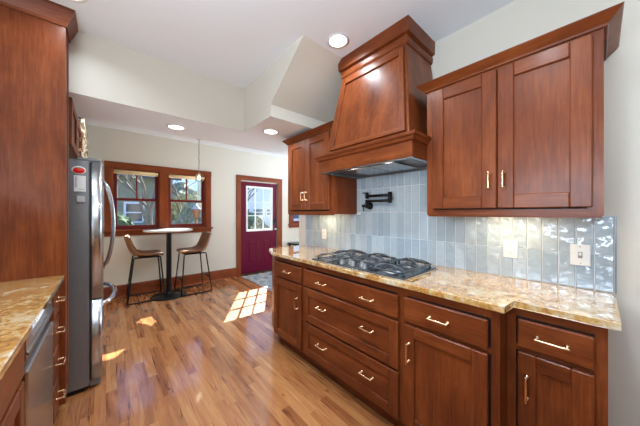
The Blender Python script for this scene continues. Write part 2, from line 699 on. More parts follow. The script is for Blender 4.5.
def holed(b, axis, c0, c1, a0, a1, z0, z1, holes):
    """wall slab along an axis with rectangular openings (a0,a1,z0,z1)"""
    def bx(p, q, r, s):
        if q - p < 1e-4 or s - r < 1e-4:
            return
        if axis == 'X':
            b.box(p, q, c0, c1, r, s)
        else:
            b.box(c0, c1, p, q, r, s)
    cur = a0
    for h0, h1, hz0, hz1 in sorted(holes):
        bx(cur, h0, z0, z1)
        bx(h0, h1, z0, hz0)
        bx(h0, h1, hz1, z1)
        cur = h1
    bx(cur, a1, z0, z1)
    return b


WIN = [(0.075, 0.677, 1.03, 1.985), (0.798, 1.411, 1.03, 1.985)]
WIN3 = (3.40, 4.05, 1.03, 1.985)
DOOR = (2.095, 2.965, 0.0, 1.965)
struct(holed(MB(), 'X', YW, 5.05, -0.45, 4.4, 0, 2.6, WIN + [WIN3, DOOR]), 'wall_window', 'wall')
struct(holed(MB(), 'Y', 4.25, 4.4, 2.44, 5.05, 0, 2.6, [(2.5, 4.0, 0.85, 2.15)]), 'wall_nook_right', 'wall')  # unseen opening added for the nook fill lamp
struct(holed(MB(), 'Y', -0.98, -0.83, -2.8, 3.40, 0, CEIL, [(-0.42, 0.72, 1.1, 2.0)]), 'wall_left', 'wall')
struct(holed(MB(), 'X', -2.8, -2.6, -0.98, 2.0, 0, CEIL, []), 'wall_rear', 'wall')
struct(MB().prism([(YW, 0), (YW, 0.186), (YW - 0.014, 0.186), (YW - 0.02, 0.168), (YW - 0.02, 0)], 'X', -0.30, 2.0)
       .prism([(YW - 0.02, 0), (YW - 0.02, 0.018), (YW - 0.034, 0.006), (YW - 0.034, 0)], 'X', -0.30, 2.0)
       .prism([(YW, 0), (YW, 0.186), (YW - 0.014, 0.186), (YW - 0.02, 0.168), (YW - 0.02, 0)], 'X', 3.10, 4.25), 'baseboard_window', 'base_x')
struct(MB().box(WX - 0.014, WX, -2.6, -0.06, 0, 0.11), 'baseboard_right', 'cherry_h')


def window_unit(n, x0, x1, z0, z1):
    ya, yb = 4.915, 4.95            # sash planes (lower sash nearer)
    zm = 1.515
    f = MB()                          # jamb liner
    f.box(x0, x0 + 0.012, YW - 0.002, 5.04, z0, z1, 1).box(x1 - 0.012, x1, YW - 0.002, 5.04, z0, z1, 1)
    f.box(x0, x1, YW - 0.002, 5.04, z1 - 0.012, z1, 0).box(x0, x1, YW - 0.002, 5.04, z0, z0 + 0.012, 0)
    root = f.build('window_%d' % n, ['trim_x', 'trim_v'], kind='structure')
    st = 0.042
    a, c = x0 + 0.012, x1 - 0.012
    lo = MB()
    lo.box(a, a + st, ya, ya + 0.03, z0 + 0.012, zm + 0.02, 1, 0.003).box(c - st, c, ya, ya + 0.03, z0 + 0.012, zm + 0.02, 1, 0.003)
    lo.box(a + st, c - st, ya, ya + 0.03, z0 + 0.012, z0 + 0.075, 0, 0.003).box(a + st, c - st, ya, ya + 0.03, zm - 0.018, zm + 0.02, 0, 0.003)
    lo = lo.build('lower_sash', ['sash_x', 'sash_v'], root)
    MB().box(a + st, c - st, ya + 0.012, ya + 0.017, z0 + 0.075, zm - 0.018).build('pane', 'glass', lo)
    up = MB()
    yb0 = yb
    up.box(a, a + st, yb0, yb0 + 0.03, zm - 0.02, z1 - 0.012, 1, 0.003).box(c - st, c, yb0, yb0 + 0.03, zm - 0.02, z1 - 0.012, 1, 0.003)
    up.box(a + st, c - st, yb0, yb0 + 0.03, zm - 0.02, zm + 0.02, 0, 0.003).box(a + st, c - st, yb0, yb0 + 0.03, z1 - 0.055, z1 - 0.012, 0, 0.003)
    xm = (a + c) / 2
    up.box(xm - 0.010, xm + 0.010, yb0 + 0.002, yb0 + 0.028, zm + 0.02, z1 - 0.055, 1)
    up = up.build('upper_sash', ['sash_x', 'sash_v'], root)
    MB().box(a + st, c - st, yb0 + 0.012, yb0 + 0.017, zm + 0.02, z1 - 0.055).build('pane', 'glass', up)
    return root


window_unit(1, *WIN[0])
window_unit(2, *WIN[1])
window_unit(3, *WIN3)


def casing(b, x0, x1, xs, z0, z1, w=0.095):
    """flat casing boards round openings: outer x0..x1, vertical boards at xs"""
    y1, y0 = YW, YW - 0.022
    for a, c in xs:
        b.box(a, c, y0, y1, z0, z1 - 0.1, 1, 0.003)
    b.box(x0, x1, y0 - 0.003, y1, z1 - 0.1, z1, 0, 0.003)
    return b


b = MB()
casing(b, -0.02, 1.51, [(-0.02, 0.075), (0.677, 0.798), (1.411, 1.506)], 1.03, 2.085)
b.box(-0.045, 1.535, YW - 0.05, YW, 1.005, 1.032, 0, 0.004)      # stool
b.box(-0.02, 1.51, YW - 0.022, YW, 0.945, 1.005, 0, 0.003)       # apron
struct(b, 'trim_1', ['trim_x', 'trim_v'])
b = MB()
casing(b, 3.285, 4.165, [(3.285, 3.40), (4.05, 4.165)], 1.03, 2.085)
b.box(3.26, 4.19, YW - 0.05, YW, 1.005, 1.032, 0, 0.004)
b.box(3.285, 4.165, YW - 0.022, YW, 0.945, 1.005, 0, 0.003)
struct(b, 'trim_2', ['trim_x', 'trim_v'])
b = MB()
casing(b, 2.0, 3.09, [(2.0, 2.095), (2.965, 3.09)], 0.0, 2.085)
struct(b, 'trim_3', ['trim_x', 'trim_v'])


def red_door():
    x0, x1, z0, z1 = 2.10, 2.96, 0.025, 1.96
    y0, y1 = 4.90, 4.945
    gx0, gx1, gz0, gz1 = 2.225, 2.85, 0.91, 1.87
    b = MB()
    holed(b, 'X', y0, y1, x0, x1, z0, z1, [(gx0, gx1, gz0, gz1)])
    root = b.build('door_1', ['door_red'], kind='structure')
    MB().box(2.0, 3.08, 4.86, 5.05, 0.0, 0.022).build('threshold', 'mat_dark', root)
    # two raised lower panels with moulding
    for k, (a, c) in enumerate(((2.235, 2.475), (2.585, 2.825))):
        p = MB()
        za, zb = 0.2, 0.74
        p.box(a, c, y0 - 0.004, y0, za, za + 0.022, 0, 0.002).box(a, c, y0 - 0.004, y0, zb - 0.022, zb, 0, 0.002)
        p.box(a, a + 0.022, y0 - 0.004, y0, za, zb, 0, 0.002).box(c - 0.022, c, y0 - 0.004, y0, za, zb, 0, 0.002)
        p.hexa([(a + .045, y0, za + .045), (c - .045, y0, za + .045), (c - .045, y0, zb - .045), (a + .045, y0, zb - .045),
                (a + .07, y0 - .008, za + .07), (c - .07, y0 - .008, za + .07), (c - .07, y0 - .008, zb - .07), (a + .07, y0 - .008, zb - .07)])
        p.build('raised_panel', 'door_red', root)
    f = MB()
    w = 0.03
    f.box(gx0 - 0.005, gx1 + 0.005, y0 - 0.012, y1 + 0.012, gz0 - 0.005, gz0 + w, 0, 0.003).box(gx0 - 0.005, gx1 + 0.005, y0 - 0.012, y1 + 0.012, gz1 - w, gz1 + 0.005, 0, 0.003)
    f.box(gx0 - 0.005, gx0 + w, y0 - 0.012, y1 + 0.012, gz0 + w, gz1 - w, 0, 0.003).box(gx1 - w, gx1 + 0.005, y0 - 0.012, y1 + 0.012, gz0 + w, gz1 - w, 0, 0.003)
    dx = (gx1 - gx0 - 2 * w) / 3
    dz = (gz1 - gz0 - 2 * w) / 3
    for k in (1, 2):
        f.box(gx0 + w + k * dx - 0.0065, gx0 + w + k * dx + 0.0065, y0 + 0.005, y1 - 0.005, gz0 + w, gz1 - w)
        f.box(gx0 + w, gx1 - w, y0 + 0.006, y1 - 0.006, gz0 + w + k * dz - 0.0065, gz0 + w + k * dz + 0.0065)
    fr = f.build('white_grille', 'white_paint', root)
    MB().box(gx0 + w, gx1 - w, y0 + 0.02, y0 + 0.025, gz0 + w, gz1 - w).build('pane', 'glass', fr)
    h = MB()
    h.box(2.885, 2.935, y0 - 0.014, y0, 1.04, 1.16, 0, 0.004)
    h.lathe([(0, -0.03), (0.018, -0.03), (0.02, -0.012), (0.02, 0)], (2.91, y0 - 0.014, 1.12), 'Y', 16)
    h.build('keypad_lock', 'black', root)
    k = MB()
    k.lathe([(0.028, 0), (0.028, -0.008), (0.012, -0.012), (0.012, -0.03), (0.024, -0.036), (0.03, -0.05), (0.022, -0.064), (0, -0.066)], (2.91, y0, 0.93), 'Y', 20)
    k.build('knob', 'chrome', root)
    return root


red_door()


# ------------------------------------------------------------------ backsplash of upright glazed tiles
def backsplash():
    b = MB()
    ya, yb = -0.052, 2.36
    g = MB()
    g.box(WX - 0.006, WX, ya, yb, 0.9145, 1.2875)
    g.box(WX - 0.006, WX, 0.707, 1.549, 1.2875, 1.66)
    root = g.build('backsplash', 'grout', kind='structure')
    # dark edge strip
    MB().box(WX - 0.011, WX, ya - 0.006, ya, 0.9145, 1.286).build('edge_strip', 'steel_dark', root)
    w, h, gap = 0.0647, 0.214, 0.0036
    tl = bmesh.new()
    tint = tl.verts.layers.float.new('tint')
    rnd = random.Random(3)
    zs = [(0.9145, 1.0935)] + [(1.0935 + i * h, 1.0935 + (i + 1) * h) for i in range(3)]
    y = ya
    while y < yb - 0.01:
        y2 = min(y + w, yb)
        for z0, z1 in zs:
            ylo, yhi = y, y2
            if z0 > 1.2:                           # the field behind the hood
                ylo, yhi = max(y, 0.707), min(y2, 1.549)
                if yhi - ylo < 0.01:
                    continue
            z1c = min(z1, 1.66) if z0 > 1.2 else min(z1, 1.3075)
            if z0 < 1.2 and z1 > 1.28 and not (y > 0.70 and y2 < 1.55):
                z1c = 1.2865
            t = rnd.random()
            x_f = WX - 0.0105 - rnd.random() * 0.0008
            tx = (rnd.random() - .5) * 0.0010
            ty = (rnd.random() - .5) * 0.0010
            p0, p1, q0, q1 = ylo + gap / 2, yhi - gap / 2, z0 + gap / 2, z1c - gap / 2
            e = 0.0022
            vs_ = [(WX - 0.006, p0, q0), (WX - 0.006, p1, q0), (WX - 0.006, p1, q1), (WX - 0.006, p0, q1),
                   (x_f + tx + ty, p0 + e, q0 + e), (x_f - tx + ty, p1 - e, q0 + e), (x_f - tx - ty, p1 - e, q1 - e), (x_f + tx - ty, p0 + e, q1 - e)]
            bv = [tl.verts.new(v) for v in vs_]
            for v in bv:
                v[tint] = t
            for f in ((4, 5, 6, 7), (0, 1, 5, 4), (1, 2, 6, 5), (2, 3, 7, 6), (3, 0, 4, 7)):
                tl.faces.new([bv[i] for i in f])
        y += w
    m = MB()
    m.bm.free()
    m.bm = tl
    m.build('tiles', 'tile', root)


backsplash()


# ------------------------------------------------------------------ cabinet fronts
def front(b, xb, s, y0, y1, z0, z1, style, t=0.021, rail=0.062):
    """one door or drawer front on the plane x=xb, facing s (-1 or +1); slots: 0 vertical grain, 1 along-Y grain"""
    xf = xb + s * t
    bv = 0.0035
    if style == 'slab':
        b.box(xb, xf, y0, y1, z0, z1, 1, 0.005)
        return
    r = rail
    b.box(xb, xf, y0, y0 + r, z0, z1, 0, bv)
    b.box(xb, xf, y1 - r, y1, z0, z1, 0, bv)
    b.box(xb, xf - s * 0.0003, y0 + r, y1 - r, z0, z0 + r, 1, bv)
    b.box(xb, xf - s * 0.0003, y0 + r, y1 - r, z1 - r, z1, 1, bv)
    b.box(xb, xf - s * 0.012, y0 + r - 0.004, y1 - r + 0.004, z0 + r - 0.004, z1 - r + 0.004, 1 if style == 'shaker_h' else 0)


def pull(xf, s, y, z, horiz=True, ln=0.115, parent=None, mat='brass'):
    """arched bar pull on two turned posts"""
    b = MB()
    so = 0.030
    hl = ln / 2

    def P(d, o):
        return (xf + s * o, y + d, z) if horiz else (xf + s * o, y, z + d)
    pts = [P(-hl * 1.04, so), P(-hl, so), P(-hl * .8, so), P(-hl * .3, so * 1.04), P(hl * .3, so * 1.04), P(hl * .8, so), P(hl, so), P(hl * 1.04, so)]
    b.tube(pts, [0.003, 0.0055, 0.0052, 0.0062, 0.0062, 0.0052, 0.0055, 0.003], 10)
    for d in (-hl * .86, hl * .86):
        b.tube([P(d, 0.0), P(d, 0.004), P(d, 0.005), P(d, so)], [0.0085, 0.0085, 0.0045, 0.0045], 10)
    return b.build('handle', mat, parent)


def face_frame(b, xf, depth, s, y0, y1, z0, z1, rails, stiles, m_v=0, m_h=1, st=0.032):
    """frame boards on the plane xf going back by depth"""
    xb = xf - s * depth
    ys = [y0] + [y for y in stiles] + [y1]
    b.box(xf, xb, y0, y0 + st, z0, z1, m_v)
    b.box(xf, xb, y1 - st, y1, z0, z1, m_v)
    for y in stiles:
        b.box(xf, xb, y - st / 2, y + st / 2, z0, z1, m_v)
    for z, h in rails:
        b.box(xf - s * 0.0004, xb, y0 + st, y1 - st, z, z + h, m_h)


WD = ['cherry_v', 'cherry_h', 'cherry_x', 'dark']


def base_body(root, xf, xback, s, y0, y1, rails, stiles=(), toe=0.075, ztop=0.884):
    b = MB()
    face_frame(b, xf, 0.02, s, y0, y1, 0.105, ztop, [(0.105, 0.03), (ztop - 0.045, 0.045)] + list(rails), stiles)
    xi = xf - s * 0.02
    b.box(xi, xback, y0, y0 + 0.018, 0.105, ztop, 0)
    b.box(xi, xback, y1 - 0.018, y1, 0.105, ztop, 0)
    b.box(xi - s * 0.001, xback, y0 + 0.018, y1 - 0.018, 0.107, 0.125, 3)
    b.box(xback, xback + s * 0.012, y0 + 0.018, y1 - 0.018, 0.125, ztop, 3)
    b.box(xi - s * 0.002, xi - s * 0.006, y0 + 0.018, y1 - 0.018, 0.125, ztop, 3)
    b.build('carcass', WD, root)
    k = MB()
    k.box(xf - s * toe, xf - s * (toe + 0.016), y0, y1, 0.0, 0.105, 0)
    k.box(xf - s * (toe + 0.016), xback, y0, y0 + 0.016, 0.0, 0.105, 0).box(xf - s * (toe + 0.016), xback, y1 - 0.016, y1, 0.0, 0.105, 0)
    k.build('toe_kick', 'cherry_h', root)


def base_cabinet(name, label, cat, xf, xback, s, y0, y1, fronts, rails, stiles=(), toe=0.06, group=None):
    """fronts: (kind, y0, y1, z0, z1, style, [(y, z, horizontal, length), ...])"""
    root = thing(name, label, cat, ((xf + xback) / 2, (y0 + y1) / 2, 0), group)
    base_body(root, xf, xback, s, y0, y1, rails, stiles, toe)
    for kind, a, c, z0, z1, style, pulls in fronts:
        b = MB()
        front(b, xf, s, a, c, z0, z1, style)
        o = b.build(kind, WD, root)
        for (py, pz, hz, ln) in pulls:
            pull(xf + s * (0.021 if style == 'slab' or not hz else 0.0207), s, py, pz, hz, ln, o)
    return root


XA = 1.268      # face-frame plane of the long run (fronts stand 21 mm proud)
XB = 1.392      # face-frame plane of the stepped-back cabinet
XBK = WX - 0.004

far_base = base_cabinet('base_cabinet', 'cherry base cabinet with one drawer and door at the far end of the right counter', 'cabinet',
             XA, XBK, -1, 1.655, 2.135,
             [('drawer_front', 1.672, 2.112, 0.695, 0.828, 'slab', [(1.87, 0.762, True, 0.1)]),
              ('door', 1.672, 2.112, 0.122, 0.676, 'shaker', [(1.713, 0.52, False, 0.105)])],
             [(0.676, 0.02)], group=None)
MB().prism([(1.268, 2.1355), (1.345, 2.315), (XBK, 2.315), (XBK, 2.1355)], 'Z', 0.105, 0.884, 0, 0.003).build('end_panel', 'cherry_v', far_base)
MB().prism([(1.335, 2.1355), (1.40, 2.29), (XBK, 2.29), (XBK, 2.1355)], 'Z', 0.0, 0.105).build('end_toe_kick', 'cherry_v', far_base)
base_cabinet('drawer_cabinet', 'wide cherry drawer cabinet with three stacked drawers under the gas cooktop', 'cabinet',
             XA, XBK, -1, 0.735, 1.655,
             [('drawer_front', 0.752, 1.635, 0.695, 0.828, 'slab', [(1.40, 0.757, True, 0.1), (0.965, 0.757, True, 0.1)]),
              ('drawer_front', 0.752, 1.635, 0.404, 0.678, 'shaker_h', [(1.40, 0.565, True, 0.1), (0.965, 0.565, True, 0.1)]),
              ('drawer_front', 0.752, 1.635, 0.122, 0.388, 'shaker_h', [(1.40, 0.275, True, 0.1), (0.965, 0.275, True, 0.1)])],
             [(0.677, 0.02), (0.387, 0.02)])
base_cabinet('base_cabinet', 'cherry base cabinet with drawer over door directly right of the cooktop drawers', 'cabinet',
             XA, XBK, -1, 0.277, 0.735,
             [('drawer_front', 0.318, 0.718, 0.700, 0.832, 'slab', [(0.525, 0.766, True, 0.1)]),
              ('door', 0.318, 0.718, 0.122, 0.682, 'shaker', [(0.682, 0.54, False, 0.11)])],
             [(0.68, 0.022)])
base_cabinet('base_cabinet', 'narrow shallower cherry cabinet set back at the near end of the right counter', 'cabinet',
             XB, XBK, -1, -0.024, 0.277,
             [('drawer_front', 0.008, 0.236, 0.708, 0.832, 'slab', [(0.125, 0.772, True, 0.105)]),
              ('door', 0.008, 0.236, 0.122, 0.688, 'shaker', [(0.204, 0.545, False, 0.11)])],
             [(0.687, 0.022)])

# right worktop with the step in its front edge
b = MB()
b.prism([(1.315, 2.33), (1.231, 2.125), (1.231, 0.258), (1.235, 0.254), (1.352, 0.248), (1.352, -0.055), (WX, -0.055), (WX, 2.36), (1.345, 2.36)][::-1], 'Z', 0.8845, 0.9143, 0, 0.005)
tag(b.build('countertop', 'granite'), 'polished gold granite countertop with stepped edge on the right cabinets', 'countertop')


# ------------------------------------------------------------------ upper cabinets
def upper_cabinet(label, y0, y1, z0, z1, split, doors_z, pulls_z, far=False):
    xf = 1.51
    root = thing('wall_cabinet', label, 'cabinet', ((xf + WX) / 2, (y0 + y1) / 2, z0))
    b = MB()
    face_frame(b, xf, 0.02, -1, y0, y1, z0, z1, [(z0, 0.03), (z1 - 0.03, 0.03)], [], st=0.045)
    b.box(xf + 0.02, WX - 0.002, y0, y0 + 0.018, z0, z1, 0)
    b.box(xf + 0.02, WX - 0.002, y1 - 0.018, y1, z0, z1, 0)
    b.box(xf + 0.02, WX - 0.002, y0 + 0.018, y1 - 0.018, z0 + 0.012, z0 + 0.03, 2)
    b.box(xf + 0.02, WX - 0.002, y0 + 0.018, y1 - 0.018, z1 - 0.018, z1, 2)
    b.box(xf + 0.021, xf + 0.028, y0 + 0.018, y1 - 0.018, z0 + 0.03, z1 - 0.018, 3)
    b.build('carcass', WD, root)
    # light rail under the front edge
    MB().box(xf + 0.006, xf + 0.024, y0 + 0.004, y1 - 0.004, z0 - 0.009, z0).build('light_rail', 'cherry_h', root)
    zc, zt = z1 - 0.002, z1 + 0.043
    c = MB()
    prof = [(0.0, zc), (0.010, zc), (0.014, zc + 0.008), (0.046, zt - 0.006), (0.05, zt), (-0.01, zt), (-0.01, zc + 0.003), (0.0, zc + 0.003)]
    path = [(WX - 0.002, y0), (xf, y0), (xf, y1), (WX - 0.002, y1)]
    c.molding(path, prof, 0, side=-1)
    c.box(xf, WX - 0.002, y0, y1, zt - 0.02, zt - 0.004, 0)
    c.build('crown_moulding', 'cherry_h', root)
    for a, c_, hy in ((y0 + 0.03, split - 0.002, split - 0.03), (split + 0.002, y1 - 0.038, split + 0.03)):
        d = MB()
        front(d, xf, -1, a, c_, doors_z[0], doors_z[1], 'shaker', rail=0.066)
        o = d.build('door', WD, root)
        pull(xf - 0.021, -1, hy, pulls_z, False, 0.088, o)
    # warm light bar under the cabinet
    l = MB()
    l.box(1.68, 1.72, (y0 + y1) / 2 - 0.14, (y0 + y1) / 2 + 0.14, z0 - 0.006, z0 + 0.0115)
    lo = l.build('light_bar', 'led', root)
    d = bpy.data.lights.new('under_cabinet_light', 'AREA')
    d.shape = 'RECTANGLE'
    d.size, d.size_y = 0.04, 0.28
    d.energy = 0.85
    d.color = (1.0, 0.78, 0.48)
    lt = bpy.data.objects.new('under_cabinet_light', d)
    col.objects.link(lt)
    lt.parent = root
    lt.location = (1.70 - root.location.x, 0, -0.008)
    return root


upper_cabinet('large cherry wall cabinet with two doors right of the hood', -0.015, 0.706, 1.288, 2.05, 0.339, (1.325, 2.035), 1.465)
upper_cabinet('cherry wall cabinet with two doors left of the hood beyond the pot filler', 1.55, 2.257, 1.289, 2.05, 1.925, (1.33, 2.035), 1.465, True)


# ------------------------------------------------------------------ range hood
def hood():
    root = thing('range_hood', 'tall tapered cherry range hood over the cooktop rising to the ceiling', 'range hood', (1.6, 1.115, 1.625))
    y0, y1, xb = 0.708, 1.533, WX - 0.0115
    xf, zb, zt = 1.33, 1.628, 1.735
    b = MB()                                     # lower box: open underneath
    b.box(xf, xf + 0.02, y0, y1, zb, zt, 1, 0.002)
    b.box(xf + 0.02, xb, y0, y0 + 0.02, zb, zt, 2)
    b.box(xf + 0.02, xb, y1 - 0.02, y1, zb, zt, 2)
    b.box(xf + 0.02, xb, y0 + 0.02, y1 - 0.02, zt - 0.02, zt, 2)
    b.build('apron', WD, root)
    l = MB()
    prof = [(0.0, zt - 0.012), (0.012, zt - 0.008), (0.018, zt + 0.008), (0.030, zt + 0.018), (0.030, zt + 0.034), (-0.02, zt + 0.034), (-0.02, zt - 0.012)]
    l.molding([(1.508, y0), (xf, y0), (xf, y1), (1.508, y1)], prof, 0, side=-1)
    l.build('ledge_moulding', 'cherry_h', root)
    # tapered chimney
    zs, ze = zt + 0.02, 2.565
    A = [(1.362, 0.742), (xb, 0.742), (xb, 1.488), (1.362, 1.488)]
    B = [(1.505, 0.848), (xb, 0.848), (xb, 1.382), (1.505, 1.382)]
    t = MB()
    t.hexa([(x, y, zs) for x, y in A] + [(x, y, ze) for x, y in B], 0, 0.002)
    t.build('chimney', 'cherry_v', root)
    # shaker panel following the slope of the front
    p0, p1 = Vector((A[0][0], A[0][1], zs)), Vector((A[3][0], A[3][1], zs))
    q0, q1 = Vector((B[0][0], B[0][1], ze)), Vector((B[3][0], B[3][1], ze))
    nrm = (p1 - p0).cross(q0 - p0).normalized()
    if nrm.x > 0:
        nrm = -nrm

    def S(u, v, o):
        lo = p0.lerp(p1, u)
        hi = q0.lerp(q1, u)
        return lo.lerp(hi, v) + nrm * o

    def plate(bm_, u0a, u1a, v0, u0b, u1b, v1, o0, o1, m, bev=0.0):
        bm_.hexa([S(u0a, v0, o0), S(u1a, v0, o0), S(u1b, v1, o0), S(u0b, v1, o0),
                  S(u0a, v0, o1), S(u1a, v0, o1), S(u1b, v1, o1), S(u0b, v1, o1)], m, bev)
    d = MB()
    ua, ub, va, vb = 0.025, 0.93, 0.05, 0.775
    fr, ft, fs = 0.035, 0.06, 0.055
    plate(d, ua, ua + fs, va, ua, ua + fs, vb, 0, 0.02, 0, 0.003)
    plate(d, ub - fs, ub, va, ub - fs, ub, vb, 0, 0.02, 0, 0.003)
    plate(d, ua + fs, ub - fs, va, ua + fs, ub - fs, va + fr, 0, 0.0197, 1, 0.003)
    plate(d, ua + fs, ub - fs, vb - ft, ua + fs, ub - fs, vb, 0, 0.0197, 1, 0.003)
    plate(d, ua + fs - .01, ub - fs + .01, va + fr - .01, ua + fs - .01, ub - fs + .01, vb - ft + .01, 0, 0.008, 0)
    d.build('front_panel', WD, root)
    c = MB()
    yc0, yc1, xc = 0.842, 1.388, 1.495
    c.molding([(WX, yc0), (xc, yc0), (xc, yc1), (WX, yc1)],
              [(0.0, 2.412), (0.020, 2.415), (0.025, 2.43), (0.026, 2.458), (0.017, 2.466), (0.017, 2.472), (0.040, 2.478), (0.042, 2.5695), (-0.01, 2.5695), (-0.01, 2.412)], 0, side=-1)
    c.build('crown_moulding', 'cherry_h', root)
    # steel liner: rim, dark slanted recess, pale filter
    s = MB()
    s.box(xf, xf + 0.022, y0, y1, zb - 0.004, zb, 0)
    s.box(xf + 0.022, xb, y0, y0 + 0.022, zb - 0.004, zb, 0)
    s.box(xf + 0.022, xb, y1 - 0.022, y1, zb - 0.004, zb, 0)
    ln = s.build('liner_rim', 'steel', root)
    r = MB()
    zi = zb + 0.024
    r.box(xf + 0.022, xb, y0 + 0.022, y1 - 0.022, zi, zi + 0.012, 0)
    r.box(xf + 0.0205, xf + 0.024, y0 + 0.022, y1 - 0.022, zb, zi, 0).box(xb - 0.004, xb, y0 + 0.022, y1 - 0.022, zb, zi, 0)
    r.box(xf + 0.024, xb, y0 + 0.0205, y0 + 0.024, zb, zi, 0).box(xf + 0.024, xb, y1 - 0.024, y1 - 0.0205, zb, zi, 0)
    r.build('liner', 'steel_dark', root)
    f = MB()
    for k in range(2):
        fy = 0.90 + k * 0.225
        f.box(1.45, 1.76, fy, fy + 0.21, zi - 0.016, zi - 0.001, 0, 0.003)
    f.build('grease_filter', 'steel', root)
    for k, fy in enumerate((0.985, 1.305)):
        m = MB()
        m.lathe([(0, -0.006), (0.022, -0.006), (0.022, 0.01)], (1.382, fy, zi - 0.004), 'Z', 20)
        lo = m.build('hood_lamp', 'lens', root)
        d = bpy.data.lights.new('hood_lamp_light', 'AREA')
        d.shape = 'DISK'
        d.size = 0.045
        d.energy = 0.9
        d.color = (1.0, 0.9, 0.75)
        lt = bpy.data.objects.new('hood_lamp_light', d)
        col.objects.link(lt)
        lt.parent = root
        lt.location = (1.382 - 1.6, fy - 1.115, zi - 0.013 - 1.625)


hood()


# ------------------------------------------------------------------ left side: pantry, worktop, base units, dishwasher
def pantry():
    root = thing('pantry_cabinet', 'tall cherry pantry panel reaching the ceiling beside the fridge', 'cabinet', (-0.5, 2.29, 0))
    x0, x1, y0, y1 = -0.828, -0.207, 2.205, 2.385
    b = MB()
    b.box(x0, -0.191, y0, y0 + 0.02, 0.105, 2.50, 0)
    b.box(x0, x1 - 0.02, y1 - 0.02, y1, 0.105, 2.50, 0)
    b.box(x0, x0 + 0.01, y0 + 0.02, y1 - 0.02, 0.105, 2.50, 0)
    b.box(x1 - 0.02, x1, y0 + 0.02, y1, 0.105, 2.50, 0)
    b.box(x0, x1 - 0.02, y0 + 0.02, y1 - 0.02, 2.48, 2.50, 0)
    b.build('carcass', WD, root)
    d = MB()
    front(d, x1, 1, y0 + 0.024, y1 - 0.006, 0.125, 2.46, 'shaker', t=0.016, rail=0.045)
    d.build('door', WD, root)
    MB().box(x0, x1 - 0.05, y0, y1, 0, 0.105).build('toe_kick', 'cherry_h', root)
    c = MB()
    c.molding([(x0, y0), (-0.191, y0), (-0.191, y1)], [(0, 2.465), (0.008, 2.465), (0.012, 2.482), (0.042, 2.555), (0.045, 2.5695), (-0.012, 2.5695), (-0.012, 2.465)], 0, side=1)
    c.build('crown_moulding', 'cherry_x', root)


pantry()

XL = -0.238     # face plane of the left base units
XLB = -0.826
b = MB()
b.prism([(-0.828, -0.6), (-0.195, -0.6), (-0.195, 2.202), (-0.828, 2.202)], 'Z', 0.8845, 0.9143, 0, 0.004)
tag(b.build('countertop', 'granite'), 'polished gold granite countertop on the left units in front of the pantry', 'countertop')

base_cabinet('drawer_cabinet', 'narrow cherry cabinet of four drawers between dishwasher and fridge', 'cabinet',
             XL, XLB, 1, 1.985, 2.203,
             [('drawer_front', 2.0, 2.186, z0, z1, 'slab', [(2.093, (z0 + z1) / 2 + 0.01, True, 0.095)])
              for z0, z1 in ((0.70, 0.862), (0.515, 0.688), (0.325, 0.503), (0.122, 0.313))],
             [(0.686, 0.016), (0.501, 0.016), (0.311, 0.016)])
base_cabinet('base_cabinet', 'cherry base cabinet nearest the viewer on the left with drawer over door', 'cabinet',
             XL, XLB, 1, 0.40, 1.388,
             [('drawer_front', 0.425, 1.345, 0.725, 0.862, 'slab', [(0.875, 0.79, True, 0.1)]),
              ('door', 0.425, 1.345, 0.122, 0.705, 'shaker', [(0.47, 0.60, False, 0.11)])],
             [(0.705, 0.02)])


def dishwasher():
    y0, y1 = 1.395, 1.978
    root = thing('dishwasher', 'stainless steel dishwasher under the left granite counter', 'dishwasher', (-0.5, 1.675, 0))
    MB().box(XLB, -0.262, y0 + 0.004, y1 - 0.004, 0.10, 0.868).build('tub', 'steel_dark', root)
    d = MB()
    d.box(-0.262, -0.218, y0, y1, 0.115, 0.712, 0, 0.006)
    d.build('door', 'steel', root)
    c = MB()
    c.prism([(-0.262, 0.722), (-0.236, 0.722), (-0.222, 0.748), (-0.222, 0.866), (-0.262, 0.866)], 'Y', y0, y1, 0, 0.003)
    c.build('control_panel', 'steel', root)
    h = MB()
    h.prism([(-0.222, 0.772), (-0.2165, 0.768), (-0.2145, 0.772), (-0.216, 0.780), (-0.222, 0.788)], 'Y', y0, y1, 0, 0.002)
    h.build('handle', 'steel', root)
    MB().box(-0.70, -0.30, y0 + 0.004, y1 - 0.004, 0.0, 0.10).build('toe_kick', 'black', root)


dishwasher()


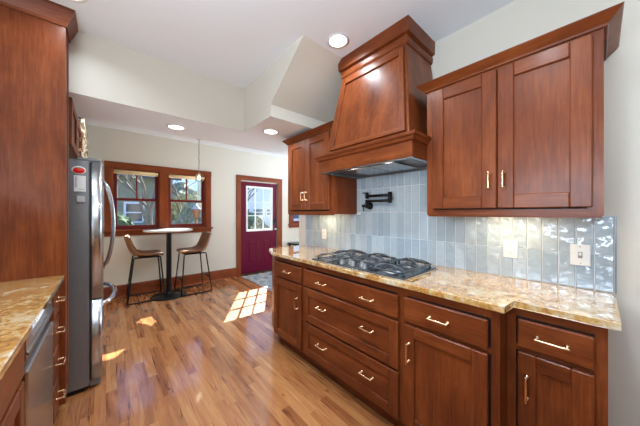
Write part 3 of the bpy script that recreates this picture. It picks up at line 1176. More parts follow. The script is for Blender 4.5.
# ------------------------------------------------------------------ refrigerator
def fridge():
    y0, y1 = 2.45, 3.295
    xf = -0.017
    H = 1.695
    root = thing('refrigerator', 'tall stainless steel refrigerator with bottom freezer beside the pantry', 'refrigerator', (-0.45, 2.87, 0))
    b = MB()
    b.box(-0.82, -0.092, y0, y1, 0.035, H - 0.012, 0, 0.006)
    b.box(-0.80, -0.12, y0 + 0.02, y1 - 0.02, 0.0, 0.035, 1)
    b.build('body', ['steel_dark', 'black'], root)
    ym = (y0 + y1) / 2
    zf = 0.655

    def door_panel(name, a, c, z0, z1):
        # rounded vertical edges, gently bowed front
        poly = []
        for cx, cy, rr, a0 in ((-0.076, a + 0.010, 0.010, 180), (xf - 0.034, a + 0.030, 0.030, 270), (xf - 0.034, c - 0.030, 0.030, 0), (-0.076, c - 0.010, 0.010, 90)):
            for q in range(6):
                an = math.radians(a0 + q * 18)
                poly.append((cx + rr * math.cos(an), cy + rr * math.sin(an)))
            if a0 == 270:
                for q in range(1, 8):
                    t = q / 8
                    poly.append((xf - 0.004 + 0.004 * math.sin(math.pi * t), a + 0.03 + (c - a - 0.06) * t))
        p = MB()
        p.prism(poly, 'Z', z0, z1, 0, 0.0)
        o = p.build(name, 'steel', root)
        for pl in o.data.polygons:
            pl.use_smooth = abs(pl.normal.z) < 0.5
        return o
    dl = door_panel('door', y0 + 0.002, ym - 0.003, zf + 0.012, H - 0.02)
    dr = door_panel('door', ym + 0.003, y1 - 0.002, zf + 0.012, H - 0.02)
    fz = door_panel('freezer_drawer', y0 + 0.002, y1 - 0.002, 0.075, zf)
    g = MB()
    g.box(-0.092, -0.086, y0 + 0.01, y1 - 0.01, 0.08, H - 0.025)
    g.build('gasket', 'mat_dark', root)

    def bow(pts, dr_, rad=0.0145, mt='steel'):
        h = MB()
        h.tube(pts, [rad * 0.85] + [rad] * (len(pts) - 2) + [rad * 0.85], 12)
        h.build('handle', mt, dr_)
    n = 14
    for yy, dd in ((ym - 0.045, dl), (ym + 0.045, dr)):
        pts = []
        for k in range(n + 1):
            t = k / n
            z = 0.82 + 0.76 * t
            o = 0.072 * (math.sin(math.pi * t) ** 0.55)
            pts.append((xf - 0.005 + o, yy, z))
        bow(pts, dd)
    pts = []
    for k in range(n + 1):
        t = k / n
        pts.append((xf - 0.005 + 0.082 * (math.sin(math.pi * t) ** 0.55), y0 + 0.07 + (y1 - y0 - 0.14) * t, 0.605))
    bow(pts, fz, 0.018, 'chrome')
    for ya in (y0 + 0.015, y1 - 0.07):
        hg = MB()
        hg.box(-0.16, -0.03, ya, ya + 0.055, H - 0.012, H + 0.008, 0, 0.006)
        hg.build('hinge_cover', 'steel_dark', root)
    k = MB()
    k.box(-0.09, -0.03, y0 + 0.02, y1 - 0.02, 0.02, 0.07, 0, 0.004)
    k.build('kick_grille', 'steel_dark', root)
    return y0


FY = fridge()

# magnets on the side of the fridge
t = thing('tomato_magnet', 'red tomato magnet with green leaves on the fridge side', 'magnet', (-0.146, FY, 1.607))
b = MB()
b.lathe([(0.0, -0.004), (0.030, -0.004), (0.036, 0.0)], (0, 0, 0), 'Y', 24)
o = b.build('backing', 'paper')
o.scale = (1.05, 1, 0.8)
o.parent = t
b = MB()
b.lathe([(0.0, -0.012), (0.012, -0.011), (0.023, -0.008), (0.029, -0.0035)], (0, 0, 0), 'Y', 24)
o = b.build('tomato', 'red')
o.scale = (1.08, 1, 0.76)
o.location = (0, 0, -0.002)
o.parent = t
b = MB()
for a in (-70, -30, 5, 45, 75):
    r = math.radians(a)
    b.hexa([(-.003, -.013, .010), (.003, -.013, .010), (.003, -.009, .010), (-.003, -.009, .010),
            (math.sin(r) * .016 - .001, -.010, .014 + math.cos(r) * .007), (math.sin(r) * .016 + .001, -.010, .014 + math.cos(r) * .007),
            (math.sin(r) * .016 + .001, -.007, .014 + math.cos(r) * .007), (math.sin(r) * .016 - .001, -.007, .014 + math.cos(r) * .007)])
o = b.build('leaves', 'leaf_green')
o.parent = t
t = thing('magnetic_notepad', 'white card with a column of small print on the fridge side', 'notepad', (-0.140, FY, 1.515))
MB().box(-0.172, -0.110, FY - 0.006, FY, 1.452, 1.568, 0, 0.002).build('card', 'paper', t)
b = MB()
for k in range(14):
    b.box(-0.166, -0.158 + 0.002 * (k % 3), FY - 0.0066, FY - 0.006, 1.556 - k * 0.0055, 1.5585 - k * 0.0055)
for x in (-0.146, -0.138, -0.130, -0.122):
    b.box(x, x + 0.006, FY - 0.0066, FY - 0.006, 1.468, 1.472)
b.build('printed_lines', 'ink', t)
t = thing('magnetic_clip', 'small grey clip below the white card on the fridge side', 'clip', (-0.135, FY, 1.42))
MB().box(-0.161, -0.113, FY - 0.012, FY, 1.374, 1.424, 0, 0.004).build('body', 'grey_plastic', t)
MB().box(-0.156, -0.118, FY - 0.016, FY - 0.012, 1.380, 1.417, 0, 0.0015).build('face', 'pale_grey', t)


def fridge_cabinet():
    y0, y1, z0, z1 = 2.42, 3.32, 1.765, 2.128
    x0, x1 = -0.826, -0.20
    root = thing('wall_cabinet', 'cherry cabinet mounted above the refrigerator', 'cabinet', (-0.5, 2.87, z0))
    b = MB()
    face_frame(b, x1, 0.02, 1, y0, y1, z0, z1, [(z0, 0.03), (z1 - 0.03, 0.03)], [], st=0.03)
    b.box(x1 - 0.02, x0, y0, y0 + 0.018, z0, z1, 0).box(x1 - 0.02, x0, y1 - 0.018, y1, z0, z1, 0)
    b.box(x1 - 0.02, x0, y0 + 0.018, y1 - 0.018, z0 + 0.004, z0 + 0.02, 2).box(x1 - 0.02, x0, y0 + 0.018, y1 - 0.018, z1 - 0.018, z1, 2)
    b.box(x1 - 0.021, x1 - 0.028, y0 + 0.018, y1 - 0.018, z0 + 0.02, z1 - 0.018, 3)
    b.build('carcass', WD, root)
    ym = (y0 + y1) / 2
    for a, c, hy in ((y0 + 0.015, ym - 0.002, ym - 0.04), (ym + 0.002, y1 - 0.015, ym + 0.04)):
        d = MB()
        front(d, x1, 1, a, c, z0 + 0.015, z1 - 0.015, 'shaker')
        o = d.build('door', WD, root)
        pull(x1 + 0.021, 1, hy, z0 + 0.11, False, 0.1, o)


fridge_cabinet()


# ------------------------------------------------------------------ gas cooktop
def cooktop():
    X0, X1, Y0, Y1 = 1.262, 1.712, 0.725, 1.555
    z = 0.9143
    root = thing('gas_cooktop', 'black five burner gas cooktop with iron grates set in the right granite counter', 'cooktop', (1.487, 1.14, z))
    b = MB()
    b.box(X0, X1, Y0, Y1, z, z + 0.006, 0, 0.002)
    b.build('steel_edge', 'steel', root)
    b = MB()
    b.box(X0 + 0.008, X1 - 0.006, Y0 + 0.006, Y1 - 0.006, z + 0.006, z + 0.013, 0, 0.003)
    b.build('tray', 'tray', root)
    zt = z + 0.013
    burners = [(1.375, 0.865, 0.040), (1.60, 0.865, 0.034), (1.53, 1.14, 0.052), (1.375, 1.415, 0.034), (1.60, 1.415, 0.040)]
    for x, y, r in burners:
        m = MB()
        m.lathe([(r * 1.5, 0), (r * 1.45, 0.004), (r * 1.1, 0.006), (r * 1.05, 0.016), (0, 0.016)], (x, y, zt), 'Z', 24, 0)
        br = m.build('burner', 'steel_dark', root)
        m = MB()
        m.lathe([(r * 0.95, 0.016), (r * 0.98, 0.02), (r * 0.9, 0.026), (0, 0.027)], (x, y, zt), 'Z', 24, 0)
        m.build('burner_cap', 'iron', br)
    # three cast grates
    spans = [(Y0 + 0.02, 1.00), (1.006, 1.274), (1.28, Y1 - 0.02)]
    for k, (a, c) in enumerate(spans):
        m = MB()
        x0 = X0 + 0.028 if k != 1 else X0 + 0.13
        x1 = X1 - 0.025
        zr = zt + 0.034
        fr = 0.0062

        def rr(x0, x1, y0, y1, r, zz):
            pts = []
            for cx, cy, a0 in ((x1 - r, y1 - r, 0), (x0 + r, y1 - r, 90), (x0 + r, y0 + r, 180), (x1 - r, y0 + r, 270)):
                for q in range(5):
                    an = math.radians(a0 + q * 22.5)
                    pts.append((cx + r * math.cos(an), cy + r * math.sin(an), zz))
            return pts
        m.tube(rr(x0, x1, a + 0.008, c - 0.008, 0.03, zr - 0.012), fr, 8, closed=True)
        # feet
        for fx in (x0 + 0.03, x1 - 0.03):
            for fy in (a + 0.012, c - 0.012):
                m.tube([(fx, fy, zt), (fx, fy, zr - 0.012)], [0.009, 0.007], 8)
        # arched fingers towards each burner
        for (bx, by, br) in burners:
            if not (a < by < c):
                continue
            for q in range(4 if k != 1 else 6):
                an = math.radians(45 + 90 * q) if k != 1 else math.radians(30 + 60 * q)
                dx, dy = math.cos(an), math.sin(an)
                ri = br * 0.55
                # distance to the frame
                lims = []
                if dx > 0: lims.append((x1 - bx) / dx)
                if dx < 0: lims.append((x0 - bx) / dx)
                if dy > 0: lims.append((c - 0.008 - by) / dy)
                if dy < 0: lims.append((a + 0.008 - by) / dy)
                ro = min(min(lims), 0.16)
                pts = []
                for w in range(7):
                    s_ = w / 6
                    rad = ro + (ri - ro) * s_
                    zz = zr - 0.012 + 0.022 * math.sin(min(1.0, s_ * 1.6) * math.pi / 2)
                    pts.append((bx + dx * rad, by + dy * rad, zz))
                m.tube(pts, [0.0062] * 5 + [0.0055, 0.0045], 8)
        # raised loop handles at the ends, as the cast corners show
        for fx in (x0 + 0.05, x1 - 0.05):
            loop = []
            for w in range(9):
                s_ = w / 8
                loop.append((fx, a + 0.03 + (c - a - 0.06) * s_, zr - 0.012 + 0.026 * math.sin(math.pi * s_) ** 0.6))
            m.tube(loop, 0.0062, 8)
        m.build('grate', 'iron', root)
    # five steel knobs in the middle of the front edge
    for k in range(5):
        m = MB()
        kx, ky = 1.308 + (0.035 if k % 2 else 0.0), 1.14 + (k - 2) * 0.052
        m.lathe([(0.020, 0.0), (0.020, 0.006), (0.017, 0.008), (0.0155, 0.028), (0.013, 0.031), (0, 0.031)], (kx, ky, zt), 'Z', 18)
        m.box(kx - 0.003, kx + 0.003, ky - 0.014, ky + 0.014, zt + 0.030, zt + 0.036, 0, 0.001)
        m.build('knob', 'steel_dark', root)


cooktop()


# ------------------------------------------------------------------ pot filler
def pot_filler():
    x0 = WX - 0.0115
    ya, yb = 1.385, 1.145
    root = thing('pot_filler', 'black folding pot filler tap on the tiles above the cooktop', 'tap', (x0, ya, 1.37))
    b = MB()
    b.lathe([(0.033, 0), (0.033, -0.008), (0.014, -0.012), (0.014, -0.052), (0, -0.052)], (x0, ya, 1.365), 'X', 24)
    b.tube([(x0 - 0.05, ya, 1.345), (x0 - 0.05, ya, 1.42)], 0.0155, 14)
    b.build('wall_valve', 'black', root)
    b = MB()
    b.tube([(x0 - 0.05, ya, 1.365), (x0 - 0.05, ya + 0.05, 1.365)], [0.016, 0.014], 12)
    b.tube([(x0 - 0.05, ya + 0.04, 1.36), (x0 - 0.05, ya + 0.04, 1.315)], 0.0045, 8)
    b.build('lever', 'black', root)
    b = MB()
    b.tube([(x0 - 0.05, ya, 1.406), (x0 - 0.05, yb, 1.406)], 0.0115, 12)
    b.build('lower_arm', 'black', root)
    b = MB()
    b.tube([(x0 - 0.05, yb, 1.385), (x0 - 0.05, yb, 1.474)], 0.0175, 14)
    b.tube([(x0 - 0.05, yb, 1.476), (x0 - 0.05, yb, 1.470)], 0.019, 14)
    b.build('elbow_joint', 'black', root)
    b = MB()
    b.tube([(x0 - 0.05, yb, 1.453), (x0 - 0.05, ya, 1.453)], 0.0115, 12)
    b.tube([(x0 - 0.05, ya, 1.430), (x0 - 0.05, ya, 1.485)], 0.0155, 14)
    b.build('upper_arm', 'black', root)
    b = MB()
    b.tube([(x0 - 0.05, ya, 1.482), (x0 - 0.05, ya + 0.055, 1.484)], [0.006, 0.004], 8)
    b.build('shut_off_lever', 'black', root)


pot_filler()


# ------------------------------------------------------------------ outlets on the tiles
def outlet(y, z, w, h, label, kind):
    x0 = WX - 0.0113
    name = 'wall_outlet' if kind != 'switch' else 'light_switch'
    t = thing(name, label, 'outlet' if kind != 'switch' else 'switch', (x0, y, z))
    b = MB()
    b.box(x0 - 0.006, x0, y - w / 2, y + w / 2, z - h / 2, z + h / 2, 0, 0.0025)
    b.build('cover_plate', 'white_plastic', t)
    if kind == 'switch':
        MB().box(x0 - 0.0075, x0 - 0.006, y - 0.008, y + 0.008, z - 0.016, z + 0.016, 0).build('slot', 'grey_plastic', t)
        MB().box(x0 - 0.017, x0 - 0.0075, y - 0.005, y + 0.005, z - 0.002, z + 0.012, 0, 0.001).build('toggle', 'white_plastic', t)
        for dz in (-0.042, 0.042):
            m = MB()
            m.lathe([(0.0035, 0), (0.0035, -0.001), (0, -0.0012)], (x0 - 0.006, y, z + dz), 'X', 10)
            m.build('screw', 'steel', t)
    else:
        for dz in (-0.021, 0.021):
            m = MB()
            m.box(x0 - 0.0085, x0 - 0.006, y - 0.016, y + 0.016, z + dz - 0.014, z + dz + 0.014, 0, 0.001)
            s_ = m.build('socket', 'white_plastic', t)
            m = MB()
            m.box(x0 - 0.0088, x0 - 0.0084, y - 0.008, y - 0.006, z + dz - 0.002, z + dz + 0.007)
            m.box(x0 - 0.0088, x0 - 0.0084, y + 0.006, y + 0.008, z + dz - 0.002, z + dz + 0.007)
            m.lathe([(0.0025, -0.0088), (0, -0.0088)], (x0, y, z + dz - 0.008), 'X', 8)
            m.build('slots', 'mat_dark', s_)


outlet(0.348, 1.085, 0.070, 0.106, 'white double outlet on the tiles right of the cooktop', 'outlet')
outlet(0.061, 1.085, 0.072, 0.108, 'white toggle switch plate on the tiles near the right end', 'switch')
outlet(2.013, 1.066, 0.072, 0.112, 'white outlet on the tiles left of the cooktop under the far cabinet', 'outlet')


# ------------------------------------------------------------------ recessed ceiling lights
def can_light(x, y, z, label, power):
    root = thing('recessed_light', label, 'ceiling light', (x, y, z), 'recessed ceiling lights')
    b = MB()
    b.lathe([(0.066, 0.0), (0.078, -0.001), (0.081, -0.006), (0.066, -0.007), (0.062, -0.003)], (x, y, z), 'Z', 32)
    b.build('trim_ring', 'white_paint', root)
    b = MB()
    b.lathe([(0.0635, -0.0025), (0.05, -0.004), (0, -0.005)], (x, y, z), 'Z', 32)
    b.build('lens', 'lens', root)
    d = bpy.data.lights.new('recessed_light_lamp', 'AREA')
    d.shape = 'DISK'
    d.size = 0.12
    d.energy = power
    d.spread = math.radians(145)
    d.color = (0.76, 0.895, 1.0)
    lt = bpy.data.objects.new('recessed_light_lamp', d)
    col.objects.link(lt)
    lt.parent = root
    lt.location = (0, 0, -0.012)
    return root


can_light(1.285, 1.265, CEIL, 'round recessed ceiling light by the hood crown', CAN_POWER * 0.35)
can_light(-0.165, 1.99, CEIL, 'round recessed ceiling light at the top edge above the pantry', CAN_POWER * 0.3)
can_light(2.3, 3.9, 2.585, 'added unseen fill light in the nook ceiling before the red door', CAN_POWER * 0.4)  # this and the next are hidden lamps added to brighten the nook walls
can_light(0.1, 3.75, 2.585, 'added unseen fill light in the nook ceiling beyond the refrigerator', CAN_POWER * 0.5)
can_light(0.508, 2.687, 2.13, 'round recessed light in the lowered header toward the windows', CAN_POWER * 0.45)
can_light(1.263, 2.20, 2.13, 'round recessed light in the lowered ceiling before the far cabinet', CAN_POWER * 0.45)
for x, y in ((1.285, -0.45), (0.4, 0.25), (0.4, 1.15), (-0.12, -1.2)):  # unseen lamps added to brighten cabinet fronts and floor
    can_light(x, y, CEIL, 'round recessed light added out of view in the kitchen ceiling', CAN_POWER * (1.25 if y > 0 else 0.3))


# ------------------------------------------------------------------ breakfast nook
def pendant():
    x, y, zb = 1.195, 4.50, 1.90
    root = thing('pendant_lamp', 'small glass pendant lamp hanging on a cord before the right window', 'lamp', (x, y, zb))
    b = MB()
    b.lathe([(0, 2.5845 - 0.022), (0.045, 2.5845 - 0.02), (0.055, 2.5845)], (x, y, 0), 'Z', 24)
    b.build('canopy', 'black', root)
    b = MB()
    pts = [(x + 0.003 * math.sin(k * 1.7), y, 2.565 - k * (2.565 - 1.985) / 12) for k in range(13)]
    b.tube(pts, 0.006, 8)
    b.build('cord', 'steel_dark', root)
    b = MB()
    b.lathe([(0, 0.088), (0.014, 0.086), (0.02, 0.07), (0.02, 0.045), (0, 0.045)], (x, y, zb), 'Z', 18)
    b.build('socket', 'brass', root)
    b = MB()
    b.lathe([(0, 0.045), (0.012, 0.04), (0.024, 0.01), (0.024, -0.01), (0.014, -0.028), (0, -0.032)], (x, y, zb), 'Z', 18)
    b.build('bulb', 'bulb', root)
    b = MB()
    b.lathe([(0.018, 0.075), (0.058, 0.066), (0.062, 0.05), (0.062, -0.075), (0.0595, -0.075), (0.0595, 0.048), (0.056, 0.063), (0.018, 0.072)], (x, y, zb), 'Z', 24)
    b.build('glass_shade', 'glass', root)
    d = bpy.data.lights.new('pendant_lamp_light', 'POINT')
    d.energy = 0.8
    d.color = (1.0, 0.82, 0.58)
    d.shadow_soft_size = 0.03
    lt = bpy.data.objects.new('pendant_lamp_light', d)
    col.objects.link(lt)
    lt.parent = root
    lt.location = (0, 0, -0.06)


pendant()


def bar_table():
    x, y = 0.745, 4.455
    root = thing('bar_table', 'round bar height pedestal table under the windows between two stools', 'table', (x, y, 0))
    b = MB()
    b.lathe([(0, 1.014), (0.322, 1.014), (0.335, 1.020), (0.335, 1.036), (0.329, 1.042), (0, 1.042)], (x, y, 0), 'Z', 48)
    b.build('tabletop', 'table_top', root)
    b = MB()
    b.lathe([(0, 1.0), (0.12, 1.0), (0.12, 1.0138), (0, 1.0138)], (x, y, 0), 'Z', 24)
    b.lathe([(0.036, 0.04), (0.036, 1.001)], (x, y, 0), 'Z', 20)
    b.build('pedestal', 'black', root)
    b = MB()
    b.lathe([(0, 0), (0.245, 0), (0.245, 0.010), (0.225, 0.016), (0.06, 0.038), (0.045, 0.05), (0.036, 0.07), (0, 0.07)], (x, y, 0), 'Z', 40)
    b.build('base', 'black', root)


bar_table()


def bar_stool():
    """faces +X in its own frame: seat front at +X, back at -X"""
    root = thing('bar_stool', 'brown leather bar stool with black sled legs left of the table', 'stool', (0, 0, 0), 'leather bar stools')
    # bucket shell: profile of centre-line points from the front lip to the top of the back
    prof = [(0.215, 0.668, 0.185, 0.000), (0.20, 0.688, 0.195, 0.004), (0.14, 0.690, 0.205, 0.010), (0.06, 0.682, 0.21, 0.018), (-0.03, 0.676, 0.212, 0.028),
            (-0.10, 0.680, 0.212, 0.045), (-0.150, 0.705, 0.210, 0.055), (-0.180, 0.755, 0.205, 0.055), (-0.202, 0.82, 0.200, 0.05),
            (-0.222, 0.89, 0.196, 0.045), (-0.236, 0.945, 0.188, 0.04), (-0.240, 0.962, 0.17, 0.036)]
    nu = 12
    P = []
    for i, (px, pz, hw, cup) in enumerate(prof):
        a = prof[max(i - 1, 0)]
        c = prof[min(i + 1, len(prof) - 1)]
        tx, tz = c[0] - a[0], c[1] - a[1]
        ln = math.hypot(tx, tz)
        nx, nz = tz / ln, -tx / ln        # towards the sitter
        row = []
        for k in range(nu + 1):
            u = -1 + 2 * k / nu
            lift = cup * abs(u) ** 2.4
            row.append((px + nx * lift, hw * u, pz + nz * lift, nx, nz))
        P.append(row)
    b = MB()
    th = 0.03
    top = [[b.bm.verts.new((p[0], p[1], p[2])) for p in r] for r in P]
    bot = [[b.bm.verts.new((p[0] - p[3] * th, p[1] * 0.985, p[2] - p[4] * th)) for p in r] for r in P]
    R, Cn = len(P), nu + 1
    for i in range(R - 1):
        for k in range(Cn - 1):
            b.bm.faces.new((top[i][k], top[i][k + 1], top[i + 1][k + 1], top[i + 1][k]))
            b.bm.faces.new((bot[i][k], bot[i + 1][k], bot[i + 1][k + 1], bot[i][k + 1]))
    for i in range(R - 1):
        for k in (0, Cn - 1):
            b.bm.faces.new((top[i][k], top[i + 1][k], bot[i + 1][k], bot[i][k]))
    for k in range(Cn - 1):
        for i in (0, R - 1):
            b.bm.faces.new((top[i][k], top[i][k + 1], bot[i][k + 1], bot[i][k]))
    b.build('seat_shell', 'leather', root, smooth=True)
    f = MB()
    f.box(-0.10, 0.15, -0.15, 0.15, 0.630, 0.652, 0, 0.004)
    f.build('seat_plate', 'black', root)
    r = 0.0105
    for s in (-1, 1):
        g = MB()
        y0, y1 = s * 0.155, s * 0.232
        g.tube([(0.165, y0, 0.640), (0.172, y0 * 1.05, 0.628), (0.225, y1, 0.022), (0.222, y1, 0.0125), (0.205, y1, 0.0107), (-0.205, y1, 0.0107),
                (-0.222, y1, 0.0125), (-0.226, y1, 0.022), (-0.155, y0 * 1.05, 0.628), (-0.145, y0, 0.640), (0.165, y0, 0.640)], r, 8)
        g.build('sled_leg', 'black', root)
    g = MB()
    zf = 0.24
    w = 0.155 * 1.05 + (0.232 - 0.155 * 1.05) * (0.628 - zf) / 0.606
    xq = 0.172 + (0.225 - 0.172) * (0.628 - zf) / 0.606
    g.tube([(xq, -w, zf), (xq, w, zf)], r, 8)
    g.build('footrest', 'black', root)
    xr = -0.155 - (0.226 - 0.155) * (0.628 - zf) / 0.606
    g = MB()
    g.tube([(xr, -w, zf), (xr, w, zf)], r, 8)
    g.build('stretcher', 'black', root)
    return root


st = bar_stool()
st.location = (0.46, 4.575, 0)
st.rotation_euler = (0, 0, math.radians(-2))
st2 = copy_tree(st)
st2.location = (1.10, 4.485, 0)
st2.rotation_euler = (0, 0, math.radians(181))
st2['label'] = 'brown leather bar stool with black sled legs right of the table'

# roller blinds at the window heads
for (x0, x1, z0, z1), lb in ((WIN[0], 'rolled cream blind at the top of the left window'), (WIN[1], 'rolled cream blind at the top of the window behind the pendant')):
    t = thing('roller_blind', lb, 'blind', ((x0 + x1) / 2, 4.90, z1), 'cream roller blinds')
    b = MB()
    b.tube([(x0 + 0.016, 4.893, z1 - 0.034), (x1 - 0.016, 4.893, z1 - 0.034)], 0.0205, 16)
    b.build('roll', 'blind', t)
    b = MB()
    b.box(x0 + 0.018, x1 - 0.018, 4.905, 4.911, z1 - 0.072, z1 - 0.05, 0, 0.002)
    b.build('bottom_bar', 'blind', t)

# patterned curtain on the left wall of the nook
b = MB()
n = 60
rows = 8
ring = []
for side in (0, 1):
    g = []
    for k in range(n + 1):
        y = 3.80 + 0.85 * k / n
        x = -0.215 + 0.026 * math.sin(k / n * math.pi * 15) + side * 0.004
        g.append([b.bm.verts.new((x, y, 0.25 + (2.36 - 0.25) * j / rows)) for j in range(rows + 1)])
    ring.append(g)
for side in (0, 1):
    for k in range(n):
        for j in range(rows):
            f = b.bm.faces.new((ring[side][k][j], ring[side][k + 1][j], ring[side][k + 1][j + 1], ring[side][k][j + 1]))
            f.smooth = True
for k in range(n):
    for j in (0, rows):
        b.bm.faces.new((ring[0][k][j], ring[0][k + 1][j], ring[1][k + 1][j], ring[1][k][j]))
for k in (0, n):
    for j in range(rows):
        b.bm.faces.new((ring[0][k][j], ring[0][k][j + 1], ring[1][k][j + 1], ring[1][k][j]))
t = thing('curtain', 'brown and cream patterned curtain hanging behind the refrigerator', 'curtain', (-0.215, 4.2, 2.38))
b.build('drape', 'curtain', t)
b = MB()
b.tube([(-0.215, 3.74, 2.385), (-0.215, 4.80, 2.385)], 0.011, 10)
for y in (3.9, 4.7):
    b.tube([(-0.30, y, 2.385), (-0.215, y, 2.385)], 0.007, 8)
b.build('rod', 'black', t)
for k in range(8):
    b = MB()
    y = 3.83 + k * 0.113
    b.tube([(-0.215 + 0.017 * math.cos(a), y, 2.379 + 0.017 * math.sin(a)) for a in [i * math.pi / 6 for i in range(12)]], 0.0028, 6, closed=True)
    b.build('ring', 'black', t)

# rug before the red door
b = MB()
b.box(2.07, 3.0, 3.10, 4.765, 0.0, 0.009, 0, 0.003)
tag(b.build('rug', 'rug'), 'mottled grey blue rug on the floor in front of the red door', 'rug')

# low black-topped bench under the far right window
t = thing('bench', 'low bench with black top under the window beyond the wall end', 'bench', (3.7, 4.66, 0))
MB().box(3.22, 4.2, 4.50, 4.84, 0.565, 0.60, 0, 0.004).build('top', 'black', t)
b = MB()
for x in (3.26, 4.16):
    for y in (4.54, 4.80):
        b = MB()
        b.box(x - 0.02, x + 0.02, y - 0.02, y + 0.02, 0, 0.565)
        b.build('leg', 'black', t)
MB().box(3.28, 4.14, 4.79, 4.81, 0.30, 0.50).build('back_rail', 'black', t)


# ------------------------------------------------------------------ outdoors
def ground_mat():
    m, nt, b_ = new_mat('winter_lawn')
    tc = nt.nodes.new('ShaderNodeTexCoord')
    n_ = nt.nodes.new('ShaderNodeTexNoise')
    n_.inputs['Scale'].default_value = 1.6
    n_.inputs['Detail'].default_value = 8
    nt.links.new(tc.outputs['Object'], n_.inputs['Vector'])
    r_ = nt.nodes.new('ShaderNodeValToRGB')
    r_.color_ramp.elements[0].position = 0.4
    r_.color_ramp.elements[0].color = (*srgb(84, 92, 66), 1)
    r_.color_ramp.elements[1].position = 0.62
    r_.color_ramp.elements[1].color = (*srgb(128, 126, 112), 1)
    nt.links.new(n_.outputs['Fac'], r_.inputs[0])
    nt.links.new(r_.outputs[0], b_.inputs['Base Color'])
    setp(b_, rough=0.95)
    return m


M['lawn'] = ground_mat()
M['siding'] = plain('grey_green_siding', srgb(150, 146, 118), 0.7, noise=0.1, nscale=4)
M['white_siding'] = plain('white_siding', srgb(236, 236, 228), 0.7, noise=0.04, nscale=3)
M['roof'] = plain('shingle_roof', srgb(92, 88, 86), 0.85, noise=0.15, nscale=9)
M['dark_glass'] = plain('dark_house_glass', srgb(62, 72, 78), 0.1)
M['bark'] = plain('grey_bark', srgb(98, 92, 84), 0.85, noise=0.2, nscale=12)
M['conifer'] = plain('evergreen_foliage', srgb(72, 92, 66), 0.8, noise=0.5, nscale=5, bump=0.6, spec=0.05)
M['shrub'] = plain('winter_shrub', srgb(132, 134, 112), 0.85, noise=0.4, nscale=6, bump=0.6, spec=0.05)
M['rust'] = plain('rusty_brown_metal', srgb(132, 84, 54), 0.6)

struct(MB().box(-40, 60, 5.05, 80, -0.5, -0.25), 'ground', 'lawn')


def house(label, x0, x1, y0, y1, h, ridge, mat, wins, loc_z=-0.25):
    root = thing('house', label, 'house', ((x0 + x1) / 2, (y0 + y1) / 2, loc_z))
    b_ = MB()
    b_.box(x0, x1, y0, y1, loc_z, h)
    z = loc_z + 0.3
    while z < h - 0.05:                       # clapboard courses
        b_.prism([(y0, z), (y0 - 0.03, z), (y0 - 0.004, z + 0.17), (y0, z + 0.17)], 'X', x0, x1)
        z += 0.18
    b_.build('walls', mat, root)
    r_ = MB()
    ym = (y0 + y1) / 2
    r_.prism([(y0 - 0.5, h - 0.1), (ym, ridge), (y1 + 0.5, h - 0.1), (y1 + 0.5, h), (ym, ridge + 0.15), (y0 - 0.5, h)], 'X', x0 - 0.4, x1 + 0.4)
    r_.build('roof', 'roof', root)
    for a, c, za, zb in wins:
        f_ = MB()
        w = 0.09
        f_.box(a - w, c + w, y0 - 0.07, y0, za - w, za).box(a - w, c + w, y0 - 0.07, y0, zb, zb + w)
        f_.box(a - w, a, y0 - 0.07, y0, za, zb).box(c, c + w, y0 - 0.07, y0, za, zb)
        f_.box(a, c, y0 - 0.06, y0, (za + zb) / 2 - 0.03, (za + zb) / 2 + 0.03)
        fo = f_.build('window_frame', 'white_paint', root)
        MB().box(a, c, y0 - 0.036, y0 - 0.01, za, zb).build('pane', 'dark_glass', fo)


house('grey green clapboard house seen through the left window', -4.0, 2.6, 15.0, 21.0, 3.1, 4.6, 'siding',
      [(0.72, 1.35, 0.9, 1.75), (-1.4, -0.6, 0.9, 1.9), (2.0, 2.4, 0.9, 1.9)])
house('white clapboard house with dark windows seen through the red door', 5.2, 13.5, 14.5, 20.0, 4.6, 6.4, 'white_siding',
      [(6.1, 6.75, 1.15, 1.55), (7.05, 7.7, 1.15, 1.55), (8.0, 8.65, 1.15, 1.55), (9.6, 10.6, 0.9, 2.1)])


def blob(x, y, z, rx, rz, seed, b_):
    rnd = random.Random(seed)
    vs0 = len(b_.bm.verts)
    res = bmesh.ops.create_icosphere(b_.bm, subdivisions=4, radius=1.0)
    ph = [rnd.random() * 6.28 for _ in range(6)]
    for v in res['verts']:
        p = v.co
        d = 1 + 0.10 * math.sin(5 * p.x + ph[0]) + 0.10 * math.sin(6 * p.y + ph[1]) + 0.10 * math.sin(5 * p.z + ph[2]) + (rnd.random() - 0.5) * 0.22
        v.co = Vector((x + p.x * rx * d, y + p.y * rx * d, z + p.z * rz * d))


def bush(label, name, cat, x, y, w, h, mat, seed, group=None):
    t_ = thing(name, label, cat, (x, y, -0.25), group)
    b_ = MB()
    blob(x, y, -0.25 + h * 0.52, w, h * 0.5, seed, b_)
    b_.build('foliage', mat, t_)
    b_ = MB()
    b_.tube([(x, y, -0.25), (x, y, h * 0.4)], 0.05, 6)
    b_.build('stem', 'bark', t_)


bush('dark rounded evergreen shrub outside the left window', 'shrub', 'shrub', 0.1, 11.5, 0.8, 1.45, 'conifer', 1)
bush('pale winter shrub outside between the two windows', 'shrub', 'shrub', 1.35, 13.6, 0.55, 1.2, 'shrub', 2)
bush('wide grey shrub outside the right window', 'shrub', 'shrub', 2.95, 12.5, 0.75, 1.75, 'shrub', 3)
bush('dark clipped shrub outside below the red door glass', 'shrub', 'shrub', 6.0, 12.8, 1.1, 1.35, 'conifer', 4)


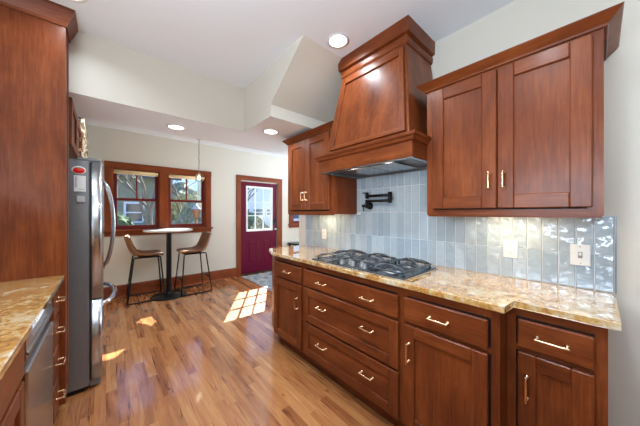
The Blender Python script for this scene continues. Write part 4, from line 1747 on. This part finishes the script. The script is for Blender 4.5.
def bare_tree(label, x, y, h, seed, lean=0.0):
    rnd = random.Random(seed)
    t_ = thing('bare_tree', label, 'tree', (x, y, -0.25), 'bare trees outside')
    tr = MB()
    br = MB()

    def grow(p, d, ln, r, lvl):
        pts = [p]
        q = p.copy()
        dd = d.copy()
        for _ in range(3):
            dd = (dd + Vector((rnd.uniform(-.18, .18), rnd.uniform(-.18, .18), rnd.uniform(-.02, .14)))).normalized()
            q = q + dd * ln / 3
            pts.append(q.copy())
        (tr if lvl == 0 else br).tube(pts, [r, r * .88, r * .76, r * .62], 6 if lvl < 2 else 4, cap=False)
        if lvl >= 4:
            return
        for k in range(3 if lvl else 5):
            at = pts[rnd.choice((2, 3)) if lvl else rnd.choice((1, 2, 3, 3))]
            ang = rnd.uniform(0, 6.28)
            sp = rnd.uniform(.45, .95)
            nd = (dd + Vector((math.cos(ang), math.sin(ang), 0.15)) * sp).normalized()
            grow(at.copy(), nd, ln * rnd.uniform(.55, .78), r * .55, lvl + 1)
    grow(Vector((x, y, -0.25)), Vector((lean, 0, 1)).normalized(), h * 0.36, h * 0.016, 0)
    tr.build('trunk', 'bark', t_)
    br.build('branches', 'bark', t_)


bare_tree('bare branching tree outside the left window', 0.3, 24.6, 9.5, 11)
bare_tree('small bare tree before the grey green house', 1.02, 8.6, 4.6, 17)
bare_tree('bare branching tree outside the right window', 4.6, 22.0, 8.0, 12, 0.0)
bare_tree('slim bare tree outside right of the pendant lamp', 4.6, 11.0, 4.5, 13)
bush('broad evergreen behind the grey green house', 'evergreen_tree', 'tree', -4.6, 26.0, 2.6, 7.6, 'conifer', 21)
bush('pale evergreen to the right of the grey green house', 'evergreen_tree', 'tree', 5.8, 30.0, 2.4, 4.6, 'shrub', 22)

bare_tree('leaning bare tree before the left edge of the grey green house', -0.1, 10.6, 5.0, 29, 0.25)
t = thing('garden_lantern', 'brown garden lantern on a post outside the right window', 'lantern', (2.2, 8.6, -0.25))
b = MB()
b.tube([(2.2, 8.6, -0.25), (2.2, 8.6, 1.12)], 0.03, 8)
b.build('post', 'rust', t)
b = MB()
b.lathe([(0.0, 1.10), (0.05, 1.12), (0.13, 1.40), (0.13, 1.42), (0.0, 1.42)], (2.2, 8.6, 0), 'Z', 6)
b.build('lantern_cage', 'rust', t)
b = MB()
b.lathe([(0.15, 1.42), (0.09, 1.50), (0.03, 1.58), (0.0, 1.60)], (2.2, 8.6, 0), 'Z', 6)
b.build('cap', 'grey_plastic', t)
